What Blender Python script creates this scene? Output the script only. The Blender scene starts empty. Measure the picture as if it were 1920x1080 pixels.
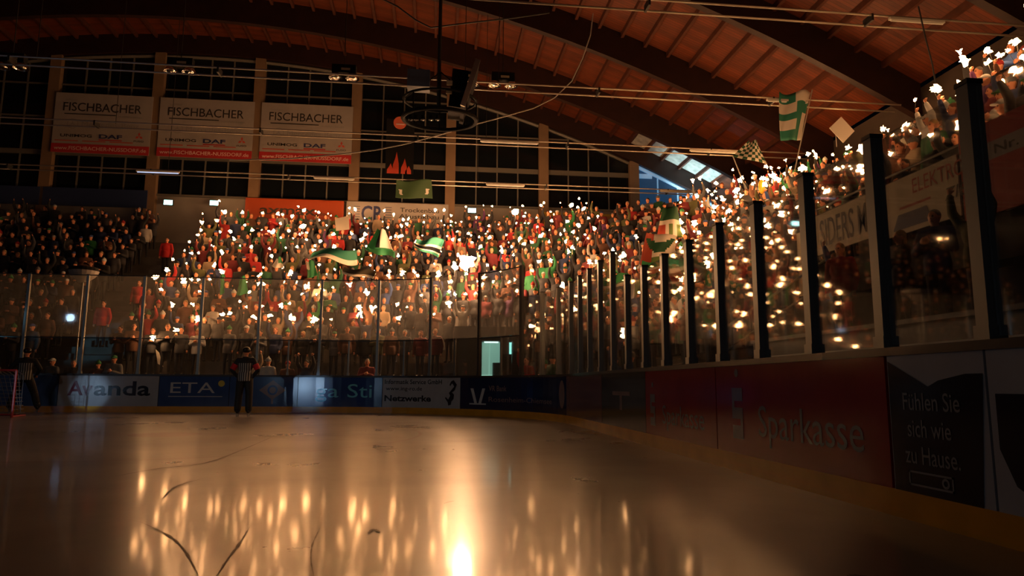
import bpy, bmesh, math, random
import numpy as np
from mathutils import Vector, Matrix, Euler

random.seed(7); RNG = np.random.default_rng(7)
SC = bpy.context.scene
COL = SC.collection
PI = math.pi

# ------------------------------------------------------------------ camera
FPX = 1300.0
CAM = Vector((0.0, 0.0, 0.92))
YAW, PITCH, ROLL = math.radians(6.45), math.atan(183/1300), 0.006
fwd = Vector((math.sin(YAW)*math.cos(PITCH), math.cos(YAW)*math.cos(PITCH), math.sin(PITCH)))
right0 = Vector((math.cos(YAW), -math.sin(YAW), 0))
up0 = right0.cross(fwd)
rgt = right0*math.cos(ROLL) + up0*math.sin(ROLL)
upv = up0*math.cos(ROLL) - right0*math.sin(ROLL)
cam_d = bpy.data.cameras.new('camera'); cam = bpy.data.objects.new('camera', cam_d); COL.objects.link(cam)
cam_d.sensor_width = 36; cam_d.lens = 36*FPX/1920; cam_d.clip_end = 300; cam_d.clip_start = 0.05
M = Matrix((rgt, upv, -fwd)).transposed().to_4x4(); M.translation = CAM
cam.matrix_world = M
SC.camera = cam

def ray(px, py):
    return (fwd*FPX + rgt*(px-960) + upv*(540-py))
def at_y(px, py, Y):
    d = ray(px, py); return CAM + d*((Y-CAM.y)/d.y)
def at_x(px, py, X):
    d = ray(px, py); return CAM + d*((X-CAM.x)/d.x)
def at_d(px, py, depth):
    return CAM + ray(px, py)*(depth/FPX)
def proj(p):
    v = Vector(p)-CAM; z = v.dot(fwd)
    if z < 0.1: return (-9999, -9999, z)
    return (960+FPX*v.dot(rgt)/z, 540-FPX*v.dot(upv)/z, z)

# ------------------------------------------------------------------ world, render settings
w = bpy.data.worlds.new('world'); SC.world = w; w.use_nodes = True
w.node_tree.nodes['Background'].inputs[0].default_value = (0.25, 0.35, 0.6, 1)
w.node_tree.nodes['Background'].inputs[1].default_value = 0.0015
SC.view_settings.view_transform = 'Standard'; SC.view_settings.look = 'None'
SC.view_settings.exposure = 0.0; SC.view_settings.gamma = 1.0
cy = SC.cycles
cy.max_bounces = 5; cy.diffuse_bounces = 2; cy.glossy_bounces = 3; cy.transmission_bounces = 3
cy.transparent_max_bounces = 12; cy.sample_clamp_indirect = 6.0; cy.sample_clamp_direct = 0
cy.use_light_tree = True; cy.use_denoising = True; cy.caustics_reflective = False; cy.caustics_refractive = False
SPARK = 62.0           # radiance of a burning sparkler head
SPARK_COL = (1.0, 0.47, 0.18)

# ------------------------------------------------------------------ materials
MATS = {}
def mat(name, color, rough=0.6, metal=0.0, spec=0.5, noise=None, bump=0.0, emit=None, strength=0.0, objcol=False, attr=None, coat=0.0):
    if name in MATS: return MATS[name]
    m = bpy.data.materials.new(name); m.use_nodes = True; nt = m.node_tree
    b = nt.nodes['Principled BSDF']
    b.inputs['Base Color'].default_value = (*color, 1)
    b.inputs['Roughness'].default_value = rough; b.inputs['Metallic'].default_value = metal
    b.inputs['Specular IOR Level'].default_value = spec
    if coat: b.inputs['Coat Weight'].default_value = coat; b.inputs['Coat Roughness'].default_value = 0.08
    if emit:
        b.inputs['Emission Color'].default_value = (*emit, 1); b.inputs['Emission Strength'].default_value = strength
    src = None
    if objcol:
        src = nt.nodes.new('ShaderNodeObjectInfo').outputs['Color']
    if attr:
        a = nt.nodes.new('ShaderNodeAttribute'); a.attribute_name = attr; src = a.outputs['Color']
    if noise:
        sc, amt = noise
        tc = nt.nodes.new('ShaderNodeTexCoord'); n = nt.nodes.new('ShaderNodeTexNoise'); n.inputs['Scale'].default_value = sc
        n.inputs['Detail'].default_value = 5
        nt.links.new(tc.outputs['Object'], n.inputs['Vector'])
        mr = nt.nodes.new('ShaderNodeMapRange'); mr.inputs[1].default_value = 0.3; mr.inputs[2].default_value = 0.7
        mr.inputs[3].default_value = 1-amt; mr.inputs[4].default_value = 1+amt*0.5
        nt.links.new(n.outputs['Fac'], mr.inputs[0])
        mx = nt.nodes.new('ShaderNodeMix'); mx.data_type = 'RGBA'; mx.blend_type = 'MULTIPLY'; mx.inputs[0].default_value = 1
        if src: nt.links.new(src, mx.inputs[6])
        else: mx.inputs[6].default_value = (*color, 1)
        nt.links.new(mr.outputs[0], mx.inputs[7]); src = mx.outputs[2]
        if bump:
            bp = nt.nodes.new('ShaderNodeBump'); bp.inputs['Strength'].default_value = bump; bp.inputs['Distance'].default_value = 0.01
            nt.links.new(n.outputs['Fac'], bp.inputs['Height']); nt.links.new(bp.outputs[0], b.inputs['Normal'])
    if src: nt.links.new(src, b.inputs['Base Color'])
    MATS[name] = m; return m

def emis(name, color, strength):
    if name in MATS: return MATS[name]
    m = bpy.data.materials.new(name); m.use_nodes = True; nt = m.node_tree; nt.nodes.clear()
    e = nt.nodes.new('ShaderNodeEmission'); o = nt.nodes.new('ShaderNodeOutputMaterial')
    e.inputs[0].default_value = (*color, 1); e.inputs[1].default_value = strength
    nt.links.new(e.outputs[0], o.inputs[0]); MATS[name] = m; return m

def glass_mat(name, tint, dirt, scratch):
    m = bpy.data.materials.new(name); m.use_nodes = True; nt = m.node_tree; nt.nodes.clear(); N = nt.nodes.new; L = nt.links.new
    o = N('ShaderNodeOutputMaterial'); tr = N('ShaderNodeBsdfTransparent'); tr.inputs[0].default_value = (*tint, 1)
    gl = N('ShaderNodeBsdfGlossy'); gl.inputs['Roughness'].default_value = 0.03
    fr = N('ShaderNodeFresnel'); fr.inputs[0].default_value = 1.45
    lp = N('ShaderNodeMath'); lp.operation = 'MULTIPLY'; lp.inputs[1].default_value = 0.6; L(fr.outputs[0], lp.inputs[0])
    mx = N('ShaderNodeMixShader'); L(lp.outputs[0], mx.inputs[0]); L(tr.outputs[0], mx.inputs[1]); L(gl.outputs[0], mx.inputs[2])
    tc = N('ShaderNodeTexCoord'); n = N('ShaderNodeTexNoise'); n.inputs['Scale'].default_value = 3.0; n.inputs['Detail'].default_value = 8; n.inputs['Roughness'].default_value = 0.75
    L(tc.outputs['Object'], n.inputs[0])
    n2 = N('ShaderNodeTexNoise'); n2.inputs['Scale'].default_value = 22; n2.inputs['Detail'].default_value = 3; n2.inputs['Distortion'].default_value = 3.0
    L(tc.outputs['Object'], n2.inputs[0])
    mr = N('ShaderNodeMapRange'); mr.inputs[1].default_value = 0.58; mr.inputs[2].default_value = 0.75; mr.inputs[3].default_value = 0; mr.inputs[4].default_value = scratch
    L(n2.outputs[0], mr.inputs[0])
    ml = N('ShaderNodeMath'); ml.operation = 'MULTIPLY_ADD'; L(n.outputs[0], ml.inputs[0]); ml.inputs[1].default_value = dirt; L(mr.outputs[0], ml.inputs[2])
    di = N('ShaderNodeBsdfTranslucent'); di.inputs[0].default_value = (0.8, 0.8, 0.8, 1)
    m2 = N('ShaderNodeMixShader'); L(ml.outputs[0], m2.inputs[0]); L(mx.outputs[0], m2.inputs[1]); L(di.outputs[0], m2.inputs[2])
    L(m2.outputs[0], o.inputs[0]); MATS[name] = m; return m

G_END = glass_mat('scratched_plexiglass', (0.93, 0.92, 0.90), 0.06, 0.22)
G_SIDE = glass_mat('clear_plexiglass', (0.95, 0.96, 0.95), 0.008, 0.0)
G_LOW = glass_mat('low_plexiglass', (0.93, 0.94, 0.94), 0.008, 0.0)
M_STEEL = mat('grey_steel', (0.20, 0.21, 0.21), 0.42, 0.7)
M_DARKSTEEL = mat('dark_steel', (0.05, 0.05, 0.05), 0.5, 0.5)
M_BLACK = mat('black_paint', (0.008, 0.008, 0.009), 0.8, 0, 0.2)
M_CONC = mat('concrete', (0.22, 0.2, 0.18), 0.85, noise=(1.2, 0.35), bump=0.3)
M_STEP = mat('terrace_concrete', (0.13, 0.12, 0.11), 0.9, noise=(1.5, 0.3))
M_WALL = mat('end_wall_render', (0.30, 0.27, 0.24), 0.8, noise=(0.6, 0.2))
M_COLUMN = mat('column_render', (0.22, 0.14, 0.08), 0.7, noise=(0.9, 0.15))
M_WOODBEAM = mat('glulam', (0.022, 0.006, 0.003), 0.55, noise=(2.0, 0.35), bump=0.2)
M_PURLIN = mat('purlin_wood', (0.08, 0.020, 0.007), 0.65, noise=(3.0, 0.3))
M_NIGHT = mat('night_window_glass', (0.006, 0.008, 0.010), 0.12, 0, 0.4)
M_MULL = mat('mullion_paint', (0.13, 0.12, 0.10), 0.5)
M_WHITE = mat('white_vinyl', (0.36, 0.33, 0.31), 0.45, noise=(1.4, 0.08))
M_BOARDWHITE = mat('white_board_plastic', (0.34, 0.35, 0.38), 0.14, noise=(2.0, 0.1))

def deck_mat():
    m = bpy.data.materials.new('roof_deck_planks'); m.use_nodes = True; nt = m.node_tree; N = nt.nodes.new; L = nt.links.new
    b = nt.nodes['Principled BSDF']; b.inputs['Roughness'].default_value = 0.55
    tc = N('ShaderNodeTexCoord'); mp = N('ShaderNodeMapping'); mp.inputs['Scale'].default_value = (0.25, 1, 1); L(tc.outputs['Object'], mp.inputs[0])
    sp = N('ShaderNodeSeparateXYZ'); L(tc.outputs['Object'], sp.inputs[0])
    a = N('ShaderNodeMath'); a.operation = 'MULTIPLY'; a.inputs[1].default_value = 6.5; L(sp.outputs[1], a.inputs[0])
    fr = N('ShaderNodeMath'); fr.operation = 'FRACT'; L(a.outputs[0], fr.inputs[0])
    fl = N('ShaderNodeMath'); fl.operation = 'FLOOR'; L(a.outputs[0], fl.inputs[0])
    wn = N('ShaderNodeTexWhiteNoise'); wn.noise_dimensions = '1D'; L(fl.outputs[0], wn.inputs['W'])
    gt = N('ShaderNodeMath'); gt.operation = 'GREATER_THAN'; gt.inputs[1].default_value = 0.08; L(fr.outputs[0], gt.inputs[0])
    n = N('ShaderNodeTexNoise'); n.inputs['Scale'].default_value = 3; n.inputs['Detail'].default_value = 6; L(mp.outputs[0], n.inputs[0])
    s1 = N('ShaderNodeMath'); s1.operation = 'MULTIPLY_ADD'; L(wn.outputs[0], s1.inputs[0]); s1.inputs[1].default_value = 0.45; L(n.outputs[0], s1.inputs[2])
    s2 = N('ShaderNodeMath'); s2.operation = 'MULTIPLY'; L(s1.outputs[0], s2.inputs[0]); L(gt.outputs[0], s2.inputs[1])
    cr = N('ShaderNodeValToRGB'); cr.color_ramp.elements[0].color = (0.014, 0.0035, 0.001, 1); cr.color_ramp.elements[1].color = (0.165, 0.034, 0.008, 1)
    L(s2.outputs[0], cr.inputs[0]); L(cr.outputs[0], b.inputs['Base Color']); return m
M_DECK = deck_mat()

def ice_mat():
    m = bpy.data.materials.new('rink_ice'); m.use_nodes = True; nt = m.node_tree; N = nt.nodes.new; L = nt.links.new
    b = nt.nodes['Principled BSDF']; b.inputs['IOR'].default_value = 1.6; b.inputs['Coat Weight'].default_value = 0.35; b.inputs['Coat Roughness'].default_value = 0.085; b.inputs['Coat IOR'].default_value = 1.4
    tc = N('ShaderNodeTexCoord'); sp = N('ShaderNodeSeparateXYZ'); L(tc.outputs['Object'], sp.inputs[0])
    n = N('ShaderNodeTexNoise'); n.inputs['Scale'].default_value = 0.55; n.inputs['Detail'].default_value = 7; n.inputs['Roughness'].default_value = 0.6; L(tc.outputs['Object'], n.inputs[0])
    mr = N('ShaderNodeMapRange'); mr.inputs[1].default_value = 0.3; mr.inputs[2].default_value = 0.7; mr.inputs[3].default_value = 0.26; mr.inputs[4].default_value = 0.34
    L(n.outputs[0], mr.inputs[0]); L(mr.outputs[0], b.inputs['Roughness'])
    # painted circle and lines under the ice, skate scratches on it
    def ring(cx, cy_, r, wd):
        c = N('ShaderNodeVectorMath'); c.operation = 'SUBTRACT'; c.inputs[1].default_value = (cx, cy_, 0); L(tc.outputs['Object'], c.inputs[0])
        l = N('ShaderNodeVectorMath'); l.operation = 'LENGTH'; L(c.outputs[0], l.inputs[0])
        s = N('ShaderNodeMath'); s.operation = 'SUBTRACT'; s.inputs[1].default_value = r; L(l.outputs['Value'], s.inputs[0])
        a = N('ShaderNodeMath'); a.operation = 'ABSOLUTE'; L(s.outputs[0], a.inputs[0])
        t = N('ShaderNodeMath'); t.operation = 'LESS_THAN'; t.inputs[1].default_value = wd; L(a.outputs[0], t.inputs[0]); return t.outputs[0]
    def band(axis, v, wd):
        s = N('ShaderNodeMath'); s.operation = 'SUBTRACT'; s.inputs[1].default_value = v; L(sp.outputs[axis], s.inputs[0])
        a = N('ShaderNodeMath'); a.operation = 'ABSOLUTE'; L(s.outputs[0], a.inputs[0])
        t = N('ShaderNodeMath'); t.operation = 'LESS_THAN'; t.inputs[1].default_value = wd; L(a.outputs[0], t.inputs[0]); return t.outputs[0]
    def mx(a_, b_):
        q = N('ShaderNodeMath'); q.operation = 'MAXIMUM'; L(a_, q.inputs[0]); L(b_, q.inputs[1]); return q.outputs[0]
    red = mx(mx(ring(-4.7, 13.2, 4.5, 0.03), ring(-4.7, 13.2, 0.3, 0.3)), band(1, 19.6, 0.03))
    c0 = N('ShaderNodeMix'); c0.data_type = 'RGBA'; c0.inputs[6].default_value = (0.26, 0.23, 0.21, 1); c0.inputs[7].default_value = (0.20, 0.07, 0.06, 1)
    q = N('ShaderNodeMath'); q.operation = 'MULTIPLY'; q.inputs[1].default_value = 0.7; L(red, q.inputs[0]); L(q.outputs[0], c0.inputs[0])
    n3 = N('ShaderNodeTexNoise'); n3.inputs['Scale'].default_value = 0.35; n3.inputs['Detail'].default_value = 9; n3.inputs['Distortion'].default_value = 0.6; L(tc.outputs['Object'], n3.inputs[0])
    m3 = N('ShaderNodeMapRange'); m3.inputs[1].default_value = 0.35; m3.inputs[2].default_value = 0.65; m3.inputs[3].default_value = 0.55; m3.inputs[4].default_value = 1.1; L(n3.outputs[0], m3.inputs[0])
    c1 = N('ShaderNodeMix'); c1.data_type = 'RGBA'; c1.blend_type = 'MULTIPLY'; c1.inputs[0].default_value = 1; L(c0.outputs[2], c1.inputs[6]); L(m3.outputs[0], c1.inputs[7])
    L(c1.outputs[2], b.inputs['Base Color'])
    n4 = N('ShaderNodeTexNoise'); n4.inputs['Scale'].default_value = 1.6; n4.inputs['Detail'].default_value = 10; n4.inputs['Roughness'].default_value = 0.7; L(tc.outputs['Object'], n4.inputs[0])
    bp = N('ShaderNodeBump'); bp.inputs['Strength'].default_value = 0.006; bp.inputs['Distance'].default_value = 0.01
    return m
M_ICE = ice_mat()

# ------------------------------------------------------------------ mesh builder
class MB:
    def __init__(s): s.v = []; s.f = []; s.mi = []
    def add(s, vs, fs, mi=0):
        o = len(s.v); s.v.extend([tuple(p) for p in vs]); s.f.extend([tuple(i+o for i in f) for f in fs]); s.mi.extend([mi]*len(fs)); return s
    def box(s, a, b, mi=0):
        x0, y0, z0 = a; x1, y1, z1 = b
        vs = [(x0,y0,z0),(x1,y0,z0),(x1,y1,z0),(x0,y1,z0),(x0,y0,z1),(x1,y0,z1),(x1,y1,z1),(x0,y1,z1)]
        return s.add(vs, [(0,3,2,1),(4,5,6,7),(0,1,5,4),(1,2,6,5),(2,3,7,6),(3,0,4,7)], mi)
    def obox(s, c, size, rot, mi=0):
        R = rot if isinstance(rot, Matrix) else Matrix.Rotation(rot, 3, 'Z')
        h = Vector(size)/2; vs = []
        for dx, dy, dz in ((-1,-1,-1),(1,-1,-1),(1,1,-1),(-1,1,-1),(-1,-1,1),(1,-1,1),(1,1,1),(-1,1,1)):
            vs.append(Vector(c)+R@Vector((dx*h.x, dy*h.y, dz*h.z)))
        return s.add(vs, [(0,3,2,1),(4,5,6,7),(0,1,5,4),(1,2,6,5),(2,3,7,6),(3,0,4,7)], mi)
    def tube(s, pts, rs, seg=8, mi=0, cap=True):
        pts = [Vector(p) for p in pts]
        if not isinstance(rs, (list, tuple)): rs = [rs]*len(pts)
        o = len(s.v); n = len(pts); prev = None
        for i, p in enumerate(pts):
            d = (pts[min(i+1, n-1)]-pts[max(i-1, 0)]).normalized()
            if prev is None:
                a = Vector((0,0,1)) if abs(d.z) < 0.9 else Vector((1,0,0)); u = d.cross(a).normalized()
            else: u = (prev - d*prev.dot(d)).normalized()
            prev = u; v = d.cross(u)
            for k in range(seg):
                t = 2*PI*k/seg; s.v.append(tuple(p+(u*math.cos(t)+v*math.sin(t))*rs[i]))
        for i in range(n-1):
            for k in range(seg):
                a = o+i*seg+k; b = o+i*seg+(k+1) % seg; s.f.append((a, b, b+seg, a+seg)); s.mi.append(mi)
        if cap:
            s.f.append(tuple(o+k for k in reversed(range(seg)))); s.f.append(tuple(o+(n-1)*seg+k for k in range(seg))); s.mi += [mi, mi]
        return s
    def ball(s, c, r, seg=10, rings=7, mi=0, rot=None):
        if not isinstance(r, (tuple, list)): r = (r, r, r)
        vs = [Vector((0,0,r[2]))]
        for i in range(1, rings):
            ph = PI*i/rings
            for k in range(seg):
                t = 2*PI*k/seg; vs.append(Vector((r[0]*math.sin(ph)*math.cos(t), r[1]*math.sin(ph)*math.sin(t), r[2]*math.cos(ph))))
        vs.append(Vector((0,0,-r[2])))
        if rot is not None: vs = [rot@p for p in vs]
        fs = []
        for k in range(seg): fs.append((0, 1+k, 1+(k+1) % seg))
        for i in range(rings-2):
            for k in range(seg):
                a = 1+i*seg+k; b = 1+i*seg+(k+1) % seg; fs.append((a, a+seg, b+seg, b))
        e = len(vs)-1
        for k in range(seg): fs.append((e, 1+(rings-2)*seg+(k+1) % seg, 1+(rings-2)*seg+k))
        return s.add([p+Vector(c) for p in vs], fs, mi)
    def prism(s, poly, f0, f1, mi=0):
        """poly: 2D points, f0/f1 map a 2D point to the two faces"""
        n = len(poly); vs = [f0(p) for p in poly]+[f1(p) for p in poly]
        fs = [tuple(range(n-1, -1, -1)), tuple(range(n, 2*n))]+[(i, (i+1) % n, n+(i+1) % n, n+i) for i in range(n)]
        return s.add(vs, fs, mi)
    def build(s, name, m, parent=None, smooth=False):
        me = bpy.data.meshes.new(name); me.from_pydata(s.v, [], s.f)
        for mm in (m if isinstance(m, (list, tuple)) else [m]): me.materials.append(mm)
        if any(s.mi): me.polygons.foreach_set('material_index', s.mi)
        if smooth: me.polygons.foreach_set('use_smooth', [True]*len(s.f))
        me.update(); o = bpy.data.objects.new(name, me); COL.objects.link(o)
        if parent: o.parent = parent
        return o

def tag(o, label=None, cat=None, group=None, kind=None):
    if label: o['label'] = label
    if cat: o['category'] = cat
    if group: o['group'] = group
    if kind: o['kind'] = kind
    return o
def empty(name, loc=(0,0,0), rz=0.0, **k):
    o = bpy.data.objects.new(name, None); COL.objects.link(o); o.location = loc; o.rotation_euler = (0, 0, rz); o.empty_display_size = 0.2
    return tag(o, **k)
def struct(o): o['kind'] = 'structure'; return o

ORD = ['first','second','third','fourth','fifth','sixth','seventh','eighth','ninth','tenth','eleventh','twelfth','thirteenth','fourteenth','fifteenth','sixteenth','seventeenth','eighteenth','nineteenth','twentieth','twenty-first','twenty-second','twenty-third','twenty-fourth','twenty-fifth','twenty-sixth']

# ------------------------------------------------------------------ lettering
_tc = {}
def text_geo(body, size=1.0, bold=0.0, width=None, shear=0.0, spacing=1.0):
    key = (body, size, bold, width, shear, spacing)
    if key in _tc: return _tc[key]
    cu = bpy.data.curves.new('t', 'FONT'); cu.body = body; cu.size = size; cu.offset = bold*size; cu.shear = shear; cu.space_character = spacing
    cu.resolution_u = 3; cu.fill_mode = 'BOTH'
    o = bpy.data.objects.new('t', cu); COL.objects.link(o)
    dg = bpy.context.evaluated_depsgraph_get(); ev = o.evaluated_get(dg); me = ev.to_mesh()
    vs = [(p.co.x, p.co.y) for p in me.vertices]; fs = [tuple(p.vertices) for p in me.polygons]
    ev.to_mesh_clear(); bpy.data.objects.remove(o); bpy.data.curves.remove(cu)
    x0 = min(p[0] for p in vs); x1 = max(p[0] for p in vs)
    k = 1.0 if width is None else width/(x1-x0)
    vs = [((x-x0)*k, y) for x, y in vs]
    _tc[key] = (vs, fs, (x1-x0)*k); return _tc[key]
def lettering(body, x, y, size, mapper, m, parent, bold=0.0, width=None, shear=0.0, name='lettering'):
    vs, fs, wd = text_geo(body, size, bold, width, shear)
    mb = MB(); mb.add([mapper(x+a, y+b) for a, b in vs], fs); return mb.build(name, m, parent)
def flatshape(poly, mapper, m, parent, name='emblem'):
    mb = MB(); mb.add([mapper(*p) for p in poly], [tuple(range(len(poly)))]); return mb.build(name, m, parent)
def circ(cx, cy_, r, n=20, ry=None): return [(cx+r*math.cos(2*PI*i/n), cy_+(ry or r)*math.sin(2*PI*i/n)) for i in range(n)]
def ringshape(cx, cy_, r0, r1, mapper, m, parent, n=28, name='emblem'):
    mb = MB(); a = [mapper(cx+r0*math.cos(2*PI*i/n), cy_+r0*math.sin(2*PI*i/n)) for i in range(n)]; b = [mapper(cx+r1*math.cos(2*PI*i/n), cy_+r1*math.sin(2*PI*i/n)) for i in range(n)]
    mb.add(a+b, [(i, (i+1) % n, n+(i+1) % n, n+i) for i in range(n)]); return mb.build(name, m, parent)

# ------------------------------------------------------------------ rink path (left to right as seen from the ice)
XR, YE, RAD = 3.3, 23.2, 7.0
CX, CYR = XR-RAD, YE-RAD            # centre of the right corner
XL = -26.7; ARC = RAD*PI/2
S_L0 = -(CX-(XL+RAD))               # s where the left corner starts
def path(s, off=0.0):
    """board line at arc length s; off > 0 towards the stands. returns x, y, heading angle of outward normal"""
    if s < S_L0-ARC: return XL-off, CYR-(S_L0-ARC-s), PI
    if s < S_L0:
        a = PI/2+(S_L0-s)/RAD; return XL+RAD+(RAD+off)*math.cos(a), CYR+(RAD+off)*math.sin(a), a
    if s <= 0: return CX+s, YE+off, PI/2
    if s <= ARC:
        a = PI/2-s/RAD; return CX+(RAD+off)*math.cos(a), CYR+(RAD+off)*math.sin(a), a
    return XR+off, CYR-(s-ARC), 0.0
def P(s, z, off=0.0):
    x, y, a = path(s, off); return Vector((x, y, z))
def s_at_px(px, off=0.0):
    d = ray(px, 700); a = math.atan2(d.x, d.y)
    lo, hi = S_L0, ARC+14.5
    for _ in range(60):
        mid = (lo+hi)/2; x, y, _a = path(mid, off)
        if math.atan2(x, y) < a: lo = mid
        else: hi = mid
    return (lo+hi)/2
def srange(a, b, step=0.5):
    n = max(1, int(math.ceil(abs(b-a)/step))); return [a+(b-a)*i/n for i in range(n+1)]
def sweep(mb, s0, s1, o0, o1, z0, z1, step=0.5, mi=0):
    ss = srange(s0, s1, step); o = len(mb.v)
    for s in ss: mb.v += [tuple(P(s, z0, o0)), tuple(P(s, z0, o1)), tuple(P(s, z1, o1)), tuple(P(s, z1, o0))]
    for i in range(len(ss)-1):
        for k in range(4): mb.f.append((o+i*4+k, o+i*4+(k+1) % 4, o+(i+1)*4+(k+1) % 4, o+(i+1)*4+k)); mb.mi.append(mi)
    mb.f += [(o+3, o+2, o+1, o), tuple(o+(len(ss)-1)*4+k for k in range(4))]; mb.mi += [mi, mi]
    return mb

# ------------------------------------------------------------------ floor, ice, hall shell
mb = MB(); poly = [(x, y) for x, y in ([(path(s)[0], path(s)[1]) for s in srange(S_L0-ARC-38, ARC+38, 0.6)])]
mb.add([(x, y, 0.02) for x, y in poly], [tuple(range(len(poly)-1, -1, -1))]); ICE = mb.build('floor_ice', M_ICE); struct(ICE)
struct(MB().box((-43, -30, -0.2), (19, 40, 0.0)).build('floor', M_CONC))
GY = 37.5
def zb(x): return 18.4-0.009*(x+12.5)**2
XA, XB = -41.0, 17.2
def arch_slab(name, y0, y1, d0, d1, m, x0=XA, x1=XB, n=40):
    mb = MB()
    for i in range(n):
        a = x0+(x1-x0)*i/n; b = x0+(x1-x0)*(i+1)/n
        mb.add([(a,y0,zb(a)+d0),(b,y0,zb(b)+d0),(b,y1,zb(b)+d0),(a,y1,zb(a)+d0),(a,y0,zb(a)+d1),(b,y0,zb(b)+d1),(b,y1,zb(b)+d1),(a,y1,zb(a)+d1)],
               [(0,3,2,1),(4,5,6,7),(0,1,5,4),(1,2,6,5),(2,3,7,6),(3,0,4,7)])
    return mb.build(name, m)
struct(arch_slab('ceiling', -30, 38.2, 1.30, 1.45, M_DECK))
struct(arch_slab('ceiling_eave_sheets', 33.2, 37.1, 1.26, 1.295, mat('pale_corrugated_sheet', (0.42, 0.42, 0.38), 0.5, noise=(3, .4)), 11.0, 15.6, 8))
BEAMS = [33.0, 27.5, 22.0, 16.5, 11.0, 5.5, 0.0, -5.5]
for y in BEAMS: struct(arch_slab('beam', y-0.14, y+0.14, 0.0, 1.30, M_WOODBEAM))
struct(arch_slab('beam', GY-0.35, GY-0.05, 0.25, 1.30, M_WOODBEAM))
for i in range(57):
    x = XA+0.8+i*1.0; z = zb(x)
    struct(MB().box((x-0.06, -6, z+1.08), (x+0.06, GY-0.1, z+1.31)).build('purlin', M_PURLIN))
for side, (a, b) in {'right': ((17.2, -30, 0), (17.5, 38, 11.6)), 'left': ((-41.3, -30, 0), (-41, 38, 12.6)), 'near': ((-41, -30.3, 0), (17.5, -30, 20))}.items():
    struct(MB().box(a, b).build('wall_'+side, mat('side_wall', (0.05, 0.035, 0.025), 0.9, noise=(.8, .3))))
ZW = 10.72
struct(MB().box((-41, GY, 0), (17.5, GY+0.3, ZW)).build('wall_end', M_WALL))
# gable columns, window glass and mullions
CXs = [at_y(px, 300, GY).x for px in (-94, 93, 281, 465, 655, 839, 1012, 1186)]
pitchx = (CXs[-1]-CXs[1])/6
cols = [CXs[1]+pitchx*i for i in range(-5, 8)]
for i, x in enumerate(cols):
    if x > 16.9 or x < -40.5: continue
    o = MB().box((x-0.27, GY-0.34, 0), (x+0.27, GY+0.05, zb(x)+0.3)).build('column', M_COLUMN); struct(o)
M_BLUEPANE = mat('blue_lit_window', (0.02, 0.04, 0.08), 0.3, emit=(0.03, 0.12, 0.28), strength=0.22)
M_BLUEFRAME = mat('blue_lit_frame', (0.4, 0.5, 0.6), 0.4, emit=(0.12, 0.36, 0.62), strength=0.5)  # blue light from outside put into the frame as its own glow
ends = [XA]+[x for x in cols if XA < x < 16.9]+[17.1]
for wi in range(len(ends)-1):
    a, b = ends[wi]+0.27, ends[wi+1]-0.27
    if b-a < 0.5: continue
    lit = a > 10.8
    wn = empty(f'window_{wi+1}', ((a+b)/2, GY, ZW)); struct(wn)
    def addp(mb, name, m):
        o = mb.build(name, m, wn); o.matrix_parent_inverse = Matrix.Translation((-(a+b)/2, -GY, -ZW)); return o
    mb = MB(); poly = [(a, ZW), (b, ZW)]+[(b-(b-a)*k/6, zb(b-(b-a)*k/6)+0.4) for k in range(7)]
    mb.prism(poly, lambda p: (p[0], GY-0.02, p[1]), lambda p: (p[0], GY+0.02, p[1]))
    addp(mb, 'pane', M_BLUEPANE if lit else M_NIGHT)
    mb = MB()
    for k in range(1, 4):
        x = a+(b-a)*k/4; mb.box((x-0.035, GY-0.08, ZW), (x+0.035, GY-0.02, zb(x)+0.3))
    for z, t in ((ZW+2.15, 0.13), (ZW+4.1, 0.035), (ZW+5.9, 0.035)):
        xa, xb = a, b
        if zb(b) < z:
            if zb(a) < z: continue
            xb = -12.5+math.sqrt((18.4-z)/0.009)
        mb.box((xa, GY-0.10, z-t), (xb, GY-0.02, z+t))
    mb.box((a, GY-0.14, ZW), (b, GY-0.02, ZW+0.1))
    addp(mb, 'window_frame', M_BLUEFRAME if lit else M_MULL)
    mb = MB(); pts = [(a+(b-a)*k/6) for k in range(7)]
    mb.tube([(x, GY-0.12, zb(x)+0.13) for x in pts], 0.1, 6); addp(mb, 'head_rail', M_BLUEFRAME if lit else M_MULL)

def on_ice(px, py):
    d = ray(px, py); return CAM+d*((0.0235-CAM.z)/d.z)
def skate_mark(pts, w0, label):
    P_ = [on_ice(*p) for p in pts]; Q = []
    for i in range(len(P_)-1):            # smooth the line with a Catmull-Rom curve
        a, b, c_, d = P_[max(i-1, 0)], P_[i], P_[i+1], P_[min(i+2, len(P_)-1)]
        for k in range(8):
            t = k/8; Q.append(.5*((2*b)+(c_-a)*t+(2*a-5*b+4*c_-d)*t*t+(3*b-a-3*c_+d)*t**3))
    Q.append(P_[-1]); mb = MB(); rr = random.Random(len(pts)*31); n = len(Q)
    for i, q in enumerate(Q):
        d = (Q[min(i+1, n-1)]-Q[max(i-1, 0)]); d.z = 0; d.normalize(); s_ = Vector((-d.y, d.x, 0))*w0*(.35+rr.random())*math.sin(PI*(i+.6)/(n+.2))
        mb.v += [tuple(q-s_), tuple(q+s_)]
    for i in range(n-1): mb.f.append((2*i, 2*i+2, 2*i+3, 2*i+1)); mb.mi.append(0)
    o = mb.build('skate_mark', mat('scraped_ice', (0.11, 0.08, 0.06), 0.5)); tag(o, label, 'skate mark', 'skate marks scraped in the ice')
skate_mark([(215, 893), (300, 878), (385, 868), (450, 845), (520, 815)], .022, 'long shallow skate mark running across the ice towards the referee')
skate_mark([(262, 978), (315, 1003), (345, 1030), (372, 1078)], .009, 'thin skate mark curving to the bottom edge, first of the two forming a V')
skate_mark([(468, 988), (448, 1020), (425, 1050), (405, 1082)], .008, 'thin skate mark meeting the other one of the V at the bottom edge')
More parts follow.
